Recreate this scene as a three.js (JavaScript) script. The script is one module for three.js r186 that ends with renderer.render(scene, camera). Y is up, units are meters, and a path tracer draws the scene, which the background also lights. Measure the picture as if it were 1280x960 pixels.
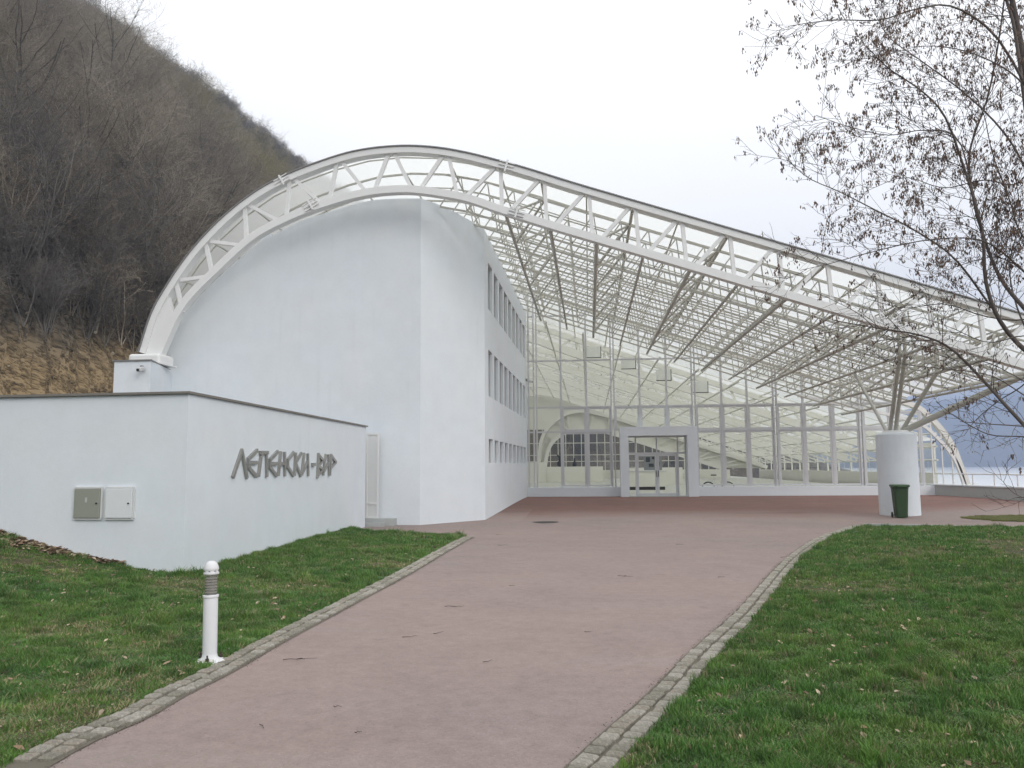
import * as THREE from 'three';
import { mergeGeometries } from 'three/addons/utils/BufferGeometryUtils.js';
import { RoundedBoxGeometry } from 'three/addons/geometries/RoundedBoxGeometry.js';
import { ImprovedNoise } from 'three/addons/math/ImprovedNoise.js';

// ------------------------------------------------------------------ camera, sky, sun, exposure
const scene = new THREE.Scene();
const F = 1000, RAD = Math.PI / 180;                       // focal length in pixels of the 1280 x 960 photograph
const camera = new THREE.PerspectiveCamera(2 * Math.atan(480 / F) / RAD, 4 / 3, 0.1, 9000);
camera.rotation.order = 'YXZ';
camera.position.set(0, 1.6, 0);
camera.rotation.set(Math.atan(103 / F), 5.43 * RAD, -0.45 * RAD);
camera.updateMatrixWorld(true);

{ // one overcast sky: an even, slightly cool cloud sheet that brightens towards the zenith
  const W = 256, H = 128, data = new Float32Array(W * H * 4), nz = new ImprovedNoise();
  for (let j = 0; j < H; j++) for (let i = 0; i < W; i++) {
    const el = ((j + 0.5) / H - 0.5) * Math.PI, az = (i + 0.5) / W * Math.PI * 2;
    const s = Math.max(0, Math.sin(el)), c = Math.cos(el);
    const x = Math.cos(az) * c, z = Math.sin(az) * c;
    let l = 1.12 + 0.12 * s;
    l *= 1 + 0.045 * nz.noise(x * 2.1, s * 3.7, z * 2.1 + 5) + 0.03 * nz.noise(x * 5, s * 9, z * 5 + 9);
    const k = (j * W + i) * 4;
    data[k] = l * 1.003; data[k + 1] = l * 1.002; data[k + 2] = l * 0.998; data[k + 3] = 1;
  }
  const sky = new THREE.DataTexture(data, W, H, THREE.RGBAFormat, THREE.FloatType);
  sky.mapping = THREE.EquirectangularReflectionMapping; sky.magFilter = THREE.LinearFilter; sky.wrapS = THREE.RepeatWrapping; sky.needsUpdate = true;
  scene.background = sky; scene.environment = sky;
}
const sun = new THREE.DirectionalLight(0xfffaf2, 1.3);
sun.position.set(66, 44, 46); sun.target.position.set(0, 0, -25);
sun.castShadow = true; sun.shadow.radius = 60; sun.shadow.mapSize.set(2048, 2048);
Object.assign(sun.shadow.camera, { left: -60, right: 60, top: 60, bottom: -60, near: 1, far: 260 });
scene.add(sun, sun.target);
const renderer = new THREE.WebGLRenderer({ antialias: true });
renderer.toneMapping = THREE.LinearToneMapping;
renderer.toneMappingExposure = 1.19;
renderer.shadowMap.enabled = true;
scene.fog = new THREE.FogExp2(0xb9cef4, 0.00075);

// ------------------------------------------------------------------ helpers
const V = (x, y, z) => new THREE.Vector3(x, y, z);
function rng(seed) { let a = seed >>> 0; return () => { a = (a + 0x6D2B79F5) | 0; let t = Math.imul(a ^ (a >>> 15), 1 | a); t = (t + Math.imul(t ^ (t >>> 7), 61 | t)) ^ t; return ((t ^ (t >>> 14)) >>> 0) / 4294967296; }; }
const NZ = new ImprovedNoise();
const noise = (x, y, z = 0) => NZ.noise(x + 17.3, y + 41.7, z + 3.1);
const fbm = (x, y, z = 0, o = 4) => { let s = 0, a = 0.5, f = 1; for (let i = 0; i < o; i++) { s += a * noise(x * f, y * f, z + i * 7.7); a *= 0.5; f *= 2.03; } return s; };
const clamp = (x, a = 0, b = 1) => Math.min(b, Math.max(a, x));
const smooth = (a, b, x) => { const t = clamp((x - a) / (b - a)); return t * t * (3 - 2 * t); };
const lerp = (a, b, t) => a + (b - a) * t;
// a photograph pixel as a direction; its distance comes from a level plane, a plane across the building axis, or a given range
const dirOf = (u, v) => V((u - 640) / F, (480 - v) / F, -1).applyQuaternion(camera.quaternion);
function atY(u, v, y) { const d = dirOf(u, v); return camera.position.clone().addScaledVector(d, (y - camera.position.y) / d.y); }
function atD(u, v, depth) { const d = dirOf(u, v); return camera.position.clone().addScaledVector(d, -depth / d.z); }
function onPlane(u, v, p, n) { const d = dirOf(u, v); return camera.position.clone().addScaledVector(d, p.clone().sub(camera.position).dot(n) / d.dot(n)); }
const groundY = (d) => 0.19 * smooth(20, 37, d);

const used = {};
function numbered(n) { used[n] = (used[n] ?? -1) + 1; return used[n] ? n + '_' + String(used[n]).padStart(3, '0') : n; }
function shade(o) { o.castShadow = true; o.receiveShadow = true; return o; }
function tag(o, label, category, group) { o.userData.label = label; o.userData.category = category; if (group) o.userData.group = group; return o; }
function thing(name, label, category, pos = [0, 0, 0], group, turn = 0) {
  const g = new THREE.Group(); g.name = numbered(name); g.position.set(...pos); g.rotation.y = turn; scene.add(g);
  return tag(g, label, category, group);
}
function part(name, geo, mat, parent) { const m = shade(new THREE.Mesh(geo, mat)); m.name = name; parent.add(m); return m; }
function sub(name, parent) { const g = new THREE.Group(); g.name = name; parent.add(g); return g; }
function single(name, geo, mat, label, category, group) { const m = shade(new THREE.Mesh(geo, mat)); m.name = numbered(name); scene.add(m); return tag(m, label, category, group); }
function structure(name, geo, mat) { const m = shade(new THREE.Mesh(geo, mat)); m.name = numbered(name); m.userData.kind = 'structure'; scene.add(m); return m; }
const PLANE = new THREE.PlaneGeometry(1, 1);
const BOX = new THREE.BoxGeometry(1, 1, 1);
const CYL = new THREE.CylinderGeometry(1, 1, 1, 10, 1);
const CYL6 = new THREE.CylinderGeometry(1, 1, 1, 6, 1);
function box(name, parent, mat, x0, x1, y0, y1, z0, z1) { // box between two corners, in the parent's frame
  const m = part(name, BOX, mat, parent); m.position.set((x0 + x1) / 2, (y0 + y1) / 2, (z0 + z1) / 2); m.scale.set(Math.abs(x1 - x0), Math.abs(y1 - y0), Math.abs(z1 - z0)); return m;
}
const UP = V(0, 1, 0);
function barMatrix(a, b, w, h, ref = V(0, 0, 1)) { // local y along a->b, local z near ref
  const y = b.clone().sub(a), L = y.length(); y.normalize();
  let x = y.clone().cross(ref); if (x.lengthSq() < 1e-6) x = y.clone().cross(V(1, 0, 0)); x.normalize();
  const z = x.clone().cross(y);
  const m = new THREE.Matrix4().makeBasis(x.multiplyScalar(w), y.clone().multiplyScalar(L), z.multiplyScalar(h));
  return m.setPosition(a.clone().add(b).multiplyScalar(0.5));
}
function bar(name, parent, mat, a, b, w, h = w, geo = BOX, ref) { const m = part(name, geo, mat, parent); barMatrix(a, b, w, h, ref).decompose(m.position, m.quaternion, m.scale); return m; }
function barGeo(a, b, w, h = w, geo = BOX, ref) { return geo.clone().applyMatrix4(barMatrix(a, b, w, h, ref)); }
function geomFrom(pos, idx, uv) {
  const g = new THREE.BufferGeometry(); g.setAttribute('position', new THREE.Float32BufferAttribute(pos, 3));
  if (uv) g.setAttribute('uv', new THREE.Float32BufferAttribute(uv, 2));
  if (idx) g.setIndex(idx); g.computeVertexNormals(); return g;
}
// prism between two polylines in the x-y plane (outer, inner), from depth d0 (front) to d1 (back): chords, plates, curved walls
function bandGeo(outer, inner, d0, d1) {
  const pos = [], uv = [], n = outer.length;
  const quad = (a, b, c, d) => { for (const p of [a, b, c, a, c, d]) { pos.push(p[0], p[1], p[2]); uv.push(p[0] + p[2] * 0.7, p[1] + p[2] * 0.7); } };
  const O = (i, d) => [outer[i][0], outer[i][1], -d], I = (i, d) => [inner[i][0], inner[i][1], -d];
  for (let i = 0; i < n - 1; i++) {
    quad(I(i, d0), I(i + 1, d0), O(i + 1, d0), O(i, d0)); quad(O(i, d1), O(i + 1, d1), I(i + 1, d1), I(i, d1));
    quad(O(i, d0), O(i + 1, d0), O(i + 1, d1), O(i, d1)); quad(I(i, d1), I(i + 1, d1), I(i + 1, d0), I(i, d0));
  }
  quad(O(0, d0), O(0, d1), I(0, d1), I(0, d0)); quad(I(n - 1, d0), I(n - 1, d1), O(n - 1, d1), O(n - 1, d0));
  return geomFrom(pos, null, uv);
}
// tapered tube through points
function tubeGeo(pts, radii, sides = 5) {
  const pos = [], idx = []; let ref = V(0.3, 0.2, 0.93).normalize();
  for (let i = 0; i < pts.length; i++) {
    const t = pts[Math.min(i + 1, pts.length - 1)].clone().sub(pts[Math.max(i - 1, 0)]).normalize();
    const a = t.clone().cross(ref).normalize(), b = t.clone().cross(a).normalize();
    for (let k = 0; k < sides; k++) { const w = k / sides * Math.PI * 2, p = pts[i].clone().addScaledVector(a, Math.cos(w) * radii[i]).addScaledVector(b, Math.sin(w) * radii[i]); pos.push(p.x, p.y, p.z); }
    if (i) for (let k = 0; k < sides; k++) { const k2 = (k + 1) % sides, A = (i - 1) * sides, B = i * sides; idx.push(A + k, B + k2, B + k, A + k, A + k2, B + k2); }
  }
  return { pos, idx };
}
class Soup { // many small tubes in one geometry
  constructor() { this.pos = []; this.idx = []; }
  add({ pos, idx }) { const o = this.pos.length / 3; for (const v of pos) this.pos.push(v); for (const i of idx) this.idx.push(o + i); }
  get geo() { return geomFrom(this.pos, this.idx); }
}
// shape in (s, y) set on a vertical plane from point A towards B, thickness t behind it
function wallGeo(shape, A, B, t, bevel = 0) {
  const g = new THREE.ExtrudeGeometry(shape, { depth: t, bevelEnabled: bevel > 0, bevelSize: bevel, bevelThickness: bevel, bevelOffset: -bevel, bevelSegments: 2, curveSegments: 10 });
  const x = B.clone().sub(A).setY(0).normalize(), z = x.clone().cross(UP);
  return g.applyMatrix4(new THREE.Matrix4().makeBasis(x, UP, z).setPosition(A.x, 0, A.z).multiply(new THREE.Matrix4().makeTranslation(0, 0, -t)));
}
function rectShape(x0, x1, y0, y1) { const s = new THREE.Shape(); s.moveTo(x0, y0); s.lineTo(x1, y0); s.lineTo(x1, y1); s.lineTo(x0, y1); s.closePath(); return s; }

// ------------------------------------------------------------------ textures and materials
function dataTex(size, fn, { srgb = true, repeat = true } = {}) { // fn(x, y) in pixels -> [r, g, b] in linear (srgb) or plain values
  const d = new Uint8Array(size * size * 4), e = (c) => c <= 0.0031308 ? 12.92 * c : 1.055 * Math.pow(c, 1 / 2.4) - 0.055;
  for (let j = 0; j < size; j++) for (let i = 0; i < size; i++) {
    const c = fn(i, j), k = (j * size + i) * 4;
    for (let n = 0; n < 3; n++) d[k + n] = 255 * clamp(srgb ? e(clamp(c[n])) : c[n]) + 0.5;
    d[k + 3] = 255;
  }
  const t = new THREE.DataTexture(d, size, size); t.magFilter = THREE.LinearFilter; t.minFilter = THREE.LinearMipmapLinearFilter; t.generateMipmaps = true;
  if (srgb) t.colorSpace = THREE.SRGBColorSpace; if (repeat) t.wrapS = t.wrapT = THREE.RepeatWrapping; t.needsUpdate = true; return t;
}
function tiled(t, r) { const c = t.clone(); c.repeat.set(r, r); c.needsUpdate = true; return c; }
// periodic value noise for tiling textures
function tileNoise(cells, seed) { const r = rng(seed), g = new Float32Array(cells * cells).map(() => r()); return (x, y) => { const X = ((x % 1) + 1) % 1 * cells, Y = ((y % 1) + 1) % 1 * cells, i = Math.floor(X), j = Math.floor(Y), fx = X - i, fy = Y - j, sx = fx * fx * (3 - 2 * fx), sy = fy * fy * (3 - 2 * fy), G = (a, b) => g[(b % cells) * cells + (a % cells)]; return lerp(lerp(G(i, j), G(i + 1, j), sx), lerp(G(i, j + 1), G(i + 1, j + 1), sx), sy); }; }
const rT = rng(5);
const tn = [4, 9, 21, 55, 130, 260].map((c, i) => tileNoise(c, 100 + i));
const TFINE = dataTex(512, (i, j) => { const x = i / 512, y = j / 512; const v = 0.25 * tn[3](x, y) + 0.35 * tn[4](x, y) + 0.4 * rT(); return [v, v, v]; }, { srgb: false });
const TPLASTER = dataTex(1024, (i, j) => { // faint trowel marks, drip stains and patches of repaint on white render
  const x = i / 1024, y = j / 1024;
  let v = 0.80 + 0.030 * (tn[0](x, y) - 0.5) + 0.03 * (tn[2](x, y) - 0.5) + 0.008 * (tn[1](x, y) - 0.5) + 0.02 * (tn[4](x, y) - 0.5);
  const drip = Math.pow(tn[3](x, y * 0.06), 6) * tn[1](x, y); v -= 0.05 * drip;
  const w = 0.02 * (tn[1](x + 0.3, y) - 0.4);
  return [v * (0.93 + w), v * 0.985, v * (1.03 - w)];
});
const std = (o) => new THREE.MeshStandardMaterial(o);
const lin = (r, g, b) => new THREE.Color().setRGB(r, g, b);
const M = {
  plaster: std({ map: tiled(TPLASTER, 0.16), bumpMap: tiled(TFINE, 1.3), bumpScale: 0.0015, roughness: 0.9 }),
  steel: std({ color: lin(0.78, 0.78, 0.77), roughness: 0.42, bumpMap: tiled(TFINE, 2), bumpScale: 0.0006 }),
  steelShaded: std({ color: lin(0.50, 0.49, 0.435), roughness: 0.5 }),  // same white paint as steel, darkened to put in the shade under the roof
  hallSteel: std({ color: lin(0.76, 0.755, 0.70), roughness: 0.5 }),  // same white paint, lighter copy so the hall behind the glass looks brighter
  frame: std({ color: lin(0.60, 0.61, 0.62), roughness: 0.45 }),
  flash: std({ color: lin(0.24, 0.235, 0.23), roughness: 0.5, metalness: 0.3 }),
  // milky roofing sheet: lets the light through scattered
  sheet: new THREE.MeshPhysicalMaterial({ color: lin(0.955, 0.965, 0.935), transmission: 1.0, thickness: 0, roughness: 0.78, ior: 1.45, side: THREE.DoubleSide }),
  glass: new THREE.MeshPhysicalMaterial({ color: lin(0.97, 0.97, 0.935), transmission: 1, thickness: 0, roughness: 0.0, ior: 1.5, side: THREE.DoubleSide }),
  cream: std({ color: lin(0.75, 0.745, 0.68), roughness: 0.85 }),
  concrete: std({ color: lin(0.62, 0.61, 0.57), map: tiled(TPLASTER, 0.3), bumpMap: tiled(TFINE, 0.8), bumpScale: 0.006, roughness: 0.92 }),
  black: std({ color: lin(0.02, 0.02, 0.022), roughness: 0.6 }),
};

// ------------------------------------------------------------------ setting: paving, lawns, setts
const toXD = (p) => [p.x, -p.z];
const leftPx = [[-60, 1030], [60, 960], [113, 930], [187, 897], [233, 870], [287, 843], [347, 808], [413, 772], [467, 743], [513, 718], [563, 688], [592, 672]];
const rightPx = [[610, 1060], [707, 960], [753, 917], [807, 870], [860, 817], [917, 767], [957, 723], [980, 700], [1000, 685], [1020, 673], [1050, 662], [1066, 657.5]];
const curveOf = (px) => new THREE.CatmullRomCurve3(px.map(([u, v]) => atY(u, v, 0)), false, 'centripetal');
const LC = curveOf(leftPx), RC = curveOf(rightPx);
function offsetCurve(c, off, n) { // points along c, moved sideways by off (positive = to the right of travel)
  const out = []; for (let i = 0; i <= n; i++) { const p = c.getPointAt(i / n), t = c.getTangentAt(i / n), r = V(-t.z, 0, t.x).normalize(); out.push(p.addScaledVector(r, off)); } return out;
}
const EDGE = 0.27;
const LE = offsetCurve(LC, -EDGE, 60), RE = offsetCurve(RC, EDGE, 60);
function edgeX(pts, d) { for (let i = 0; i < pts.length - 1; i++) { const a = -pts[i].z, b = -pts[i + 1].z; if (d >= a && d <= b) return lerp(pts[i].x, pts[i + 1].x, (d - a) / (b - a || 1)); } return d < -pts[0].z ? pts[0].x + (pts[0].z + d) * 0.2 * Math.sign(pts[0].x) : pts[pts.length - 1].x; }
const LEND = toXD(LE[60]), REND = toXD(RE[60]);
const lEndLine = (() => { const a = atY(583, 670, 0), b = atY(455, 665.5, 0); const m = (a.z - b.z) / (a.x - b.x); return (x) => -(a.z + m * (x - a.x)); })();
const rEndLine = (() => { const a = RE[60], b = atY(1280, 662, 0); const m = (a.z - b.z) / (a.x - b.x); return (x) => -(a.z + m * (x - a.x)); })();
const bumps = (x, d) => 0.035 * fbm(x * 0.7, d * 0.7, 2) + 0.012 * noise(x * 3.1, d * 3.1, 6);
function leftH(x, d) { const q = Math.max(0, edgeX(LE, d) - x), r = Math.min(q / 6.3, 2.2), rise = r < 1 ? 0.85 * r * r * r : 0.85 + 0.6 * (r - 1); return 0.012 + rise * (0.25 + 0.75 * smooth(5, 12, d)) + bumps(x, d) * Math.min(1, q * 1.5); }
function rightH(x, d) { const q = Math.max(0, x - edgeX(RE, d)); return 0.012 + 0.05 * smooth(0, 4, q) + bumps(x, d) * Math.min(1, q * 1.5) * smooth(0, 1.2, rEndLine(x) - d); }
const inLeft = (x, d) => d > 2.2 && d < lEndLine(x) && x < edgeX(LE, d);
const inRight = (x, d) => d > 2.2 && d < rEndLine(x) && x > edgeX(RE, d);

// asphalt tinted with red pigment; the red survives where the roof keeps the rain off, the open path is bleached and dusty
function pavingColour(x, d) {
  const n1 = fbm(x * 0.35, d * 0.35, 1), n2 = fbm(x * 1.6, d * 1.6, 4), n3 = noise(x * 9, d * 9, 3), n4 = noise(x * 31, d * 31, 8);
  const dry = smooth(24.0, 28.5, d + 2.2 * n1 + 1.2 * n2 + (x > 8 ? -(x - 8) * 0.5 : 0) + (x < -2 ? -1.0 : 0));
  const streak = smooth(0.12, 0.5, fbm(x * 0.18, d * 1.1, 9));
  let r = 0.305, g = 0.236, b = 0.215;
  const spot = smooth(0.30, 0.5, noise(x * 4.1, d * 4.1, 44) * 0.6 + 0.5 * n2), t = 1 + 0.18 * n1 + 0.15 * n2 + 0.10 * n3 + 0.10 * n4 - 0.12 * spot; r *= t; g *= t * (1 - 0.06 * n1); b *= t * (1 - 0.10 * n1);
  r = lerp(r, 0.32, 0.35 * streak); g = lerp(g, 0.282, 0.35 * streak); b = lerp(b, 0.265, 0.25 * streak);
  const u = 1 + 0.25 * n2 + 0.10 * n3 + 0.25 * n1;
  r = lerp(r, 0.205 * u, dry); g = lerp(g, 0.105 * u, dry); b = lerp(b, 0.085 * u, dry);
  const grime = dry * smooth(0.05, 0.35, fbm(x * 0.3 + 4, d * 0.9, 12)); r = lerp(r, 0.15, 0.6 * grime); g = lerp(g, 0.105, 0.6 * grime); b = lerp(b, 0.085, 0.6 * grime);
  return [r, g, b];
}
function sheetXD(x0, x1, d0, d1, nx, nd, h) {
  const pos = [], uv = [], idx = [];
  for (let j = 0; j <= nd; j++) for (let i = 0; i <= nx; i++) { const x = lerp(x0, x1, i / nx), d = lerp(d0, d1, j / nd); pos.push(x, h(x, d), -d); uv.push(i / nx, j / nd); }
  for (let j = 0; j < nd; j++) for (let i = 0; i < nx; i++) { const a = j * (nx + 1) + i; idx.push(a, a + 1, a + nx + 2, a, a + nx + 2, a + nx + 1); }
  return geomFrom(pos, idx, uv);
}
function pavingMat(x0, x1, d0, d1, size) {
  const r = rng(77 + size);
  const map = dataTex(size, (i, j) => {
    const x = lerp(x0, x1, (i + 0.5) / size), d = lerp(d0, d1, (j + 0.5) / size), c = pavingColour(x, d), q = r();
    const k = 1 + 0.16 * (r() - 0.5) + (q > 0.9985 ? 0.5 : q < 0.004 ? -0.35 : 0); return [c[0] * k, c[1] * k, c[2] * k];
  }, { repeat: false });
  const b = TFINE.clone(); b.repeat.set((x1 - x0) * 1.1, (d1 - d0) * 1.1); b.needsUpdate = true;
  return std({ map, bumpMap: b, bumpScale: 0.006, roughness: 0.86 });
}
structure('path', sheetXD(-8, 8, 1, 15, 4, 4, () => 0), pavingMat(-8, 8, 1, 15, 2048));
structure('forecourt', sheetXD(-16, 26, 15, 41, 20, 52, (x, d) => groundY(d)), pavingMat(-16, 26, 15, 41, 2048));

// lawns: soil sheet with a thatch of grass blades
const TSOIL = dataTex(512, (i, j) => { const x = i / 512, y = j / 512, a = tn[1](x, y), b = tn[3](x, y), c = tn[4](x, y), k = 0.75 + 0.5 * c; const m = smooth(0.35, 0.7, a * 0.6 + b * 0.4); return [lerp(0.070, 0.13, m) * k, lerp(0.095, 0.105, m) * k, lerp(0.028, 0.055, m) * k]; });
const soilMat = std({ map: tiled(TSOIL, 0.7), bumpMap: tiled(TFINE, 1.5), bumpScale: 0.02, roughness: 1 });
function lawnGeo(edgePts, far, h) {
  const pos = [], uv = [], idx = [], n = edgePts.length - 1, m = 60;
  for (let j = 0; j <= n; j++) { const a = edgePts[j], b = far[j]; for (let i = 0; i <= m; i++) { const s = Math.pow(i / m, 1.5), x = lerp(a.x, b.x, s), z = lerp(a.z, b.z, s); pos.push(x, h(x, -z), z); uv.push(x, z); } }
  for (let j = 0; j < n; j++) for (let i = 0; i < m; i++) { const a = j * (m + 1) + i; idx.push(a, a + m + 1, a + 1, a + 1, a + m + 1, a + m + 2); }
  return geomFrom(pos, idx, uv);
}
{
  const far = LE.map((p, j) => { const t = j / 60; return V(-24, 0, -lerp(1, lEndLine(-24), Math.pow(t, 1.0))); });
  const g = lawnGeo(LE, far, leftH); const id = g.index.array; for (let i = 0; i < id.length; i += 3) { const t = id[i + 1]; id[i + 1] = id[i + 2]; id[i + 2] = t; } g.computeVertexNormals();
  structure('lawn', g, soilMat);
  const farR = RE.map((p, j) => V(26, 0, -lerp(1, rEndLine(26), j / 60)));
  structure('lawn', lawnGeo(RE, farR, rightH), soilMat);
}
// grass
function bladeGeo(seed, n, hMin, hMax, spread) {
  const r = rng(seed), pos = [], nor = [];
  for (let i = 0; i < n; i++) {
    const a = r() * 6.28, q = Math.sqrt(r()) * spread, x = Math.cos(a) * q, z = Math.sin(a) * q, h = lerp(hMin, hMax, r()), w = 0.0022 + 0.0018 * r(), f = r() * 6.28, lean = h * (0.3 + 0.9 * r()), la = r() * 6.28;
    const cx = Math.cos(f) * w, cz = Math.sin(f) * w, lx = Math.cos(la) * lean, lz = Math.sin(la) * lean;
    const A = [x - cx, -0.01, z - cz], B = [x + cx, -0.01, z + cz], C = [x - cx * 0.8 + lx * 0.35, h * 0.6, z - cz * 0.8 + lz * 0.35], D = [x + cx * 0.8 + lx * 0.35, h * 0.6, z + cz * 0.8 + lz * 0.35], E = [x + lx, h, z + lz];
    for (const p of [A, B, D, A, D, C, C, D, E]) pos.push(...p);
  }
  return geomFrom(pos, null);
}
const grassMat = new THREE.MeshPhysicalMaterial({ color: 0xffffff, roughness: 0.75, transmission: 0.35, thickness: 0, side: THREE.DoubleSide });
function soilPatch(x, d, right) { // bare, trodden earth near the far right corner and small gaps elsewhere
  let s = Math.max(smooth(0.06, 0.34, fbm(x * 0.55, d * 0.55, 21)) * 0.8, smooth(0.16, 0.36, fbm(x * 2.2, d * 2.2, 25)) * 0.85);
  if (right) { s = Math.max(s, smooth(-0.05, 0.35, 0.85 - Math.hypot((x - 8.5) / 1.9, (d - 15.3) / 3.0) + 0.8 * fbm(x, d, 3))); }
  return s;
}
function grow(name, label, inside, h, x0, x1, d0, d1, seed, right) {
  const r = rng(seed), list = [];
  const N = 620000;
  for (let i = 0; i < N; i++) {
    const d = lerp(d0, d1, r()), x = lerp(x0, x1, r());
    const u = (x * 0.9955 + d * -(-0.0946)) / (d * 0.9955 - x * 0.0946);  // rough bearing, to leave out grass far outside the frame
    if (Math.abs(u) > 0.78 || !inside(x, d)) { r(); continue; }
    if (r() > Math.min(1, Math.pow(6.2 / d, 1.25))) continue;
    if (insideHut(x, d)) continue;
    const bare = soilPatch(x, d, right); if (r() < bare * 0.85) continue;
    list.push([x, d, bare]);
  }
  const geos = [bladeGeo(seed + 1, 11, 0.018, 0.045, 0.045), bladeGeo(seed + 2, 12, 0.012, 0.036, 0.055), bladeGeo(seed + 3, 9, 0.025, 0.062, 0.035)];
  const buckets = [[], [], []]; for (const q of list) { const t = fbm(q[0] * 1.3, q[1] * 1.3, 31); buckets[t > 0.16 ? 2 : r() < 0.5 ? 0 : 1].push(q); }
  buckets.forEach((b, k) => {
    const im = new THREE.InstancedMesh(geos[k], grassMat, b.length), m = new THREE.Matrix4(), c = new THREE.Color(), qn = new THREE.Quaternion();
    b.forEach(([x, d, bare], i) => {
      const s = (0.75 + 0.6 * r()) * (1 + 0.5 * smooth(8, 20, d)), sy = s * (0.75 + 0.5 * r()) * clamp(0.95 + 1.9 * noise(x * 4.2, d * 4.2, 16), 0.45, 1.7) * (1 - 0.3 * smooth(10, 22, d)) * (1 - 0.4 * bare);
      m.compose(V(x, h(x, d) - 0.003, -d), qn.setFromAxisAngle(UP, r() * 6.28), V(s, sy, s)); im.setMatrixAt(i, m);
      const n = fbm(x * 0.5, d * 0.5, 11) + 0.7 * noise(x * 2.3, d * 2.3, 5), k2 = (0.85 + 0.5 * r()) * (1 + 0.5 * noise(x * 5, d * 5, 14)), y = clamp(0.38 + 0.95 * n + 0.8 * bare) * 0.6, dead = r() < 0.06 + 0.35 * bare;
      if (dead) c.setRGB(0.34 * k2, 0.29 * k2, 0.16 * k2); else c.setRGB(lerp(0.074, 0.165, y) * k2, lerp(0.185, 0.25, y) * k2, lerp(0.026, 0.042, y) * k2);
      im.setColorAt(i, c);
    });
    im.name = numbered(name); im.userData = { kind: 'stuff', label, category: 'grass' }; shade(im); scene.add(im);
  });
  return list.length;
}
// the low building's footprint, also used to keep grass out of it
const HUT_TOP = 2.70;
const H0 = atY(236, 492.5, HUT_TOP).setY(0), H1 = atY(457.5, 533.8, HUT_TOP).setY(0), H2 = (() => { const p = atY(0, 497.5, HUT_TOP).setY(0); return H0.clone().addScaledVector(p.sub(H0), 2.4); })();
const H3 = H2.clone().add(H1.clone().sub(H0));
function insideHut(x, d) { const p = V(x, 0, -d).sub(H0), a = H1.clone().sub(H0), b = H2.clone().sub(H0), det = a.x * b.z - a.z * b.x, s = (p.x * b.z - p.z * b.x) / det, t = (a.x * p.z - a.z * p.x) / det; return s > -0.002 && t > -0.002 && s < 1.002; }
console.log('grass', grow('lawn_grass', 'short green grass on the lawn beside the white sign wall', inLeft, leftH, -13, 0, 2.2, 20.5, 401, false), grow('lawn_grass', 'short green grass on the lawn below the bare tree', inRight, rightH, -1, 18, 2.2, 21.5, 701, true));

// fallen leaves
function leafGeo(seed) { const r = rng(seed), pos = []; const L = 0.035, w = 0.018, c = 0.008; const P = [[-L, 0, 0], [-L * 0.3, c, w], [L * 0.5, c * 1.4 * r(), w * 0.7], [L, c * r(), 0], [L * 0.4, c, -w * 0.8], [-L * 0.3, c * 0.6, -w], [0, -c * 0.3, 0]]; for (let i = 0; i < 6; i++) pos.push(...P[6], ...P[i], ...P[(i + 1) % 6]); return geomFrom(pos, null); }
const leafMat = std({ color: 0xffffff, roughness: 0.85, side: THREE.DoubleSide });
function litter(name, label, pts, seed) {
  const r = rng(seed), im = new THREE.InstancedMesh(leafGeo(seed), leafMat, pts.length), m = new THREE.Matrix4(), c = new THREE.Color(), q = new THREE.Quaternion();
  pts.forEach(([x, y, z, s], i) => { q.setFromEuler(new THREE.Euler((r() - 0.5) * 0.9, r() * 6.28, (r() - 0.5) * 0.9)); m.compose(V(x, y, z), q, V(s, s, s)); im.setMatrixAt(i, m); const k = 0.6 + 0.8 * r(), t = r(); c.setRGB(lerp(0.17, 0.46, t) * k, lerp(0.10, 0.38, t) * k, lerp(0.055, 0.27, t) * k); im.setColorAt(i, c); });
  im.name = numbered(name); im.userData = { kind: 'stuff', label, category: 'leaf litter' }; shade(im); scene.add(im);
}
{
  const r = rng(91), a = [], b = [], w = [];
  for (let i = 0; i < 40000 && a.length < 3600; i++) { const d = lerp(3.5, 20, r()), x = lerp(-12, 0, r()); if (inLeft(x, d) && !insideHut(x, d) && r() < 0.25 + smooth(0, 0.4, fbm(x, d, 77)) ) a.push([x, leftH(x, d) + 0.028, -d, 0.25 + 0.75 * Math.pow(r(), 2)]); }
  for (let i = 0; i < 60000 && b.length < 6000; i++) { const d = lerp(3, 21, r()), x = lerp(0, 17, r()); if (inRight(x, d) && r() < 0.25 + smooth(0, 0.4, fbm(x, d, 78))) b.push([x, rightH(x, d) + 0.028, -d, 0.25 + 0.75 * Math.pow(r(), 2)]); }
  for (let i = 0; i < 2600; i++) { const t = Math.pow(r(), 0.8) * 0.8, p = H0.clone().lerp(H2, 0.12 + t), o = Math.pow(r(), 1.6) * 0.45 * smooth(0.0, 0.35, t + 0.05); const n = V(H2.z - H0.z, 0, -(H2.x - H0.x)).normalize(); if (n.z < 0) n.negate(); p.addScaledVector(n, 0.01 + o); w.push([p.x, leftH(p.x, -p.z) + 0.02 + 0.05 * r() * (1 - o), p.z, 0.8 + 0.7 * r()]); }
  litter('fallen_leaves', 'pale dry leaves scattered over the lawn by the sign wall', a, 11);
  litter('fallen_leaves', 'pale dry leaves scattered over the lawn under the bare tree', b, 12);
  litter('fallen_leaves', 'brown leaves heaped along the foot of the white wall', w, 13);
}

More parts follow.
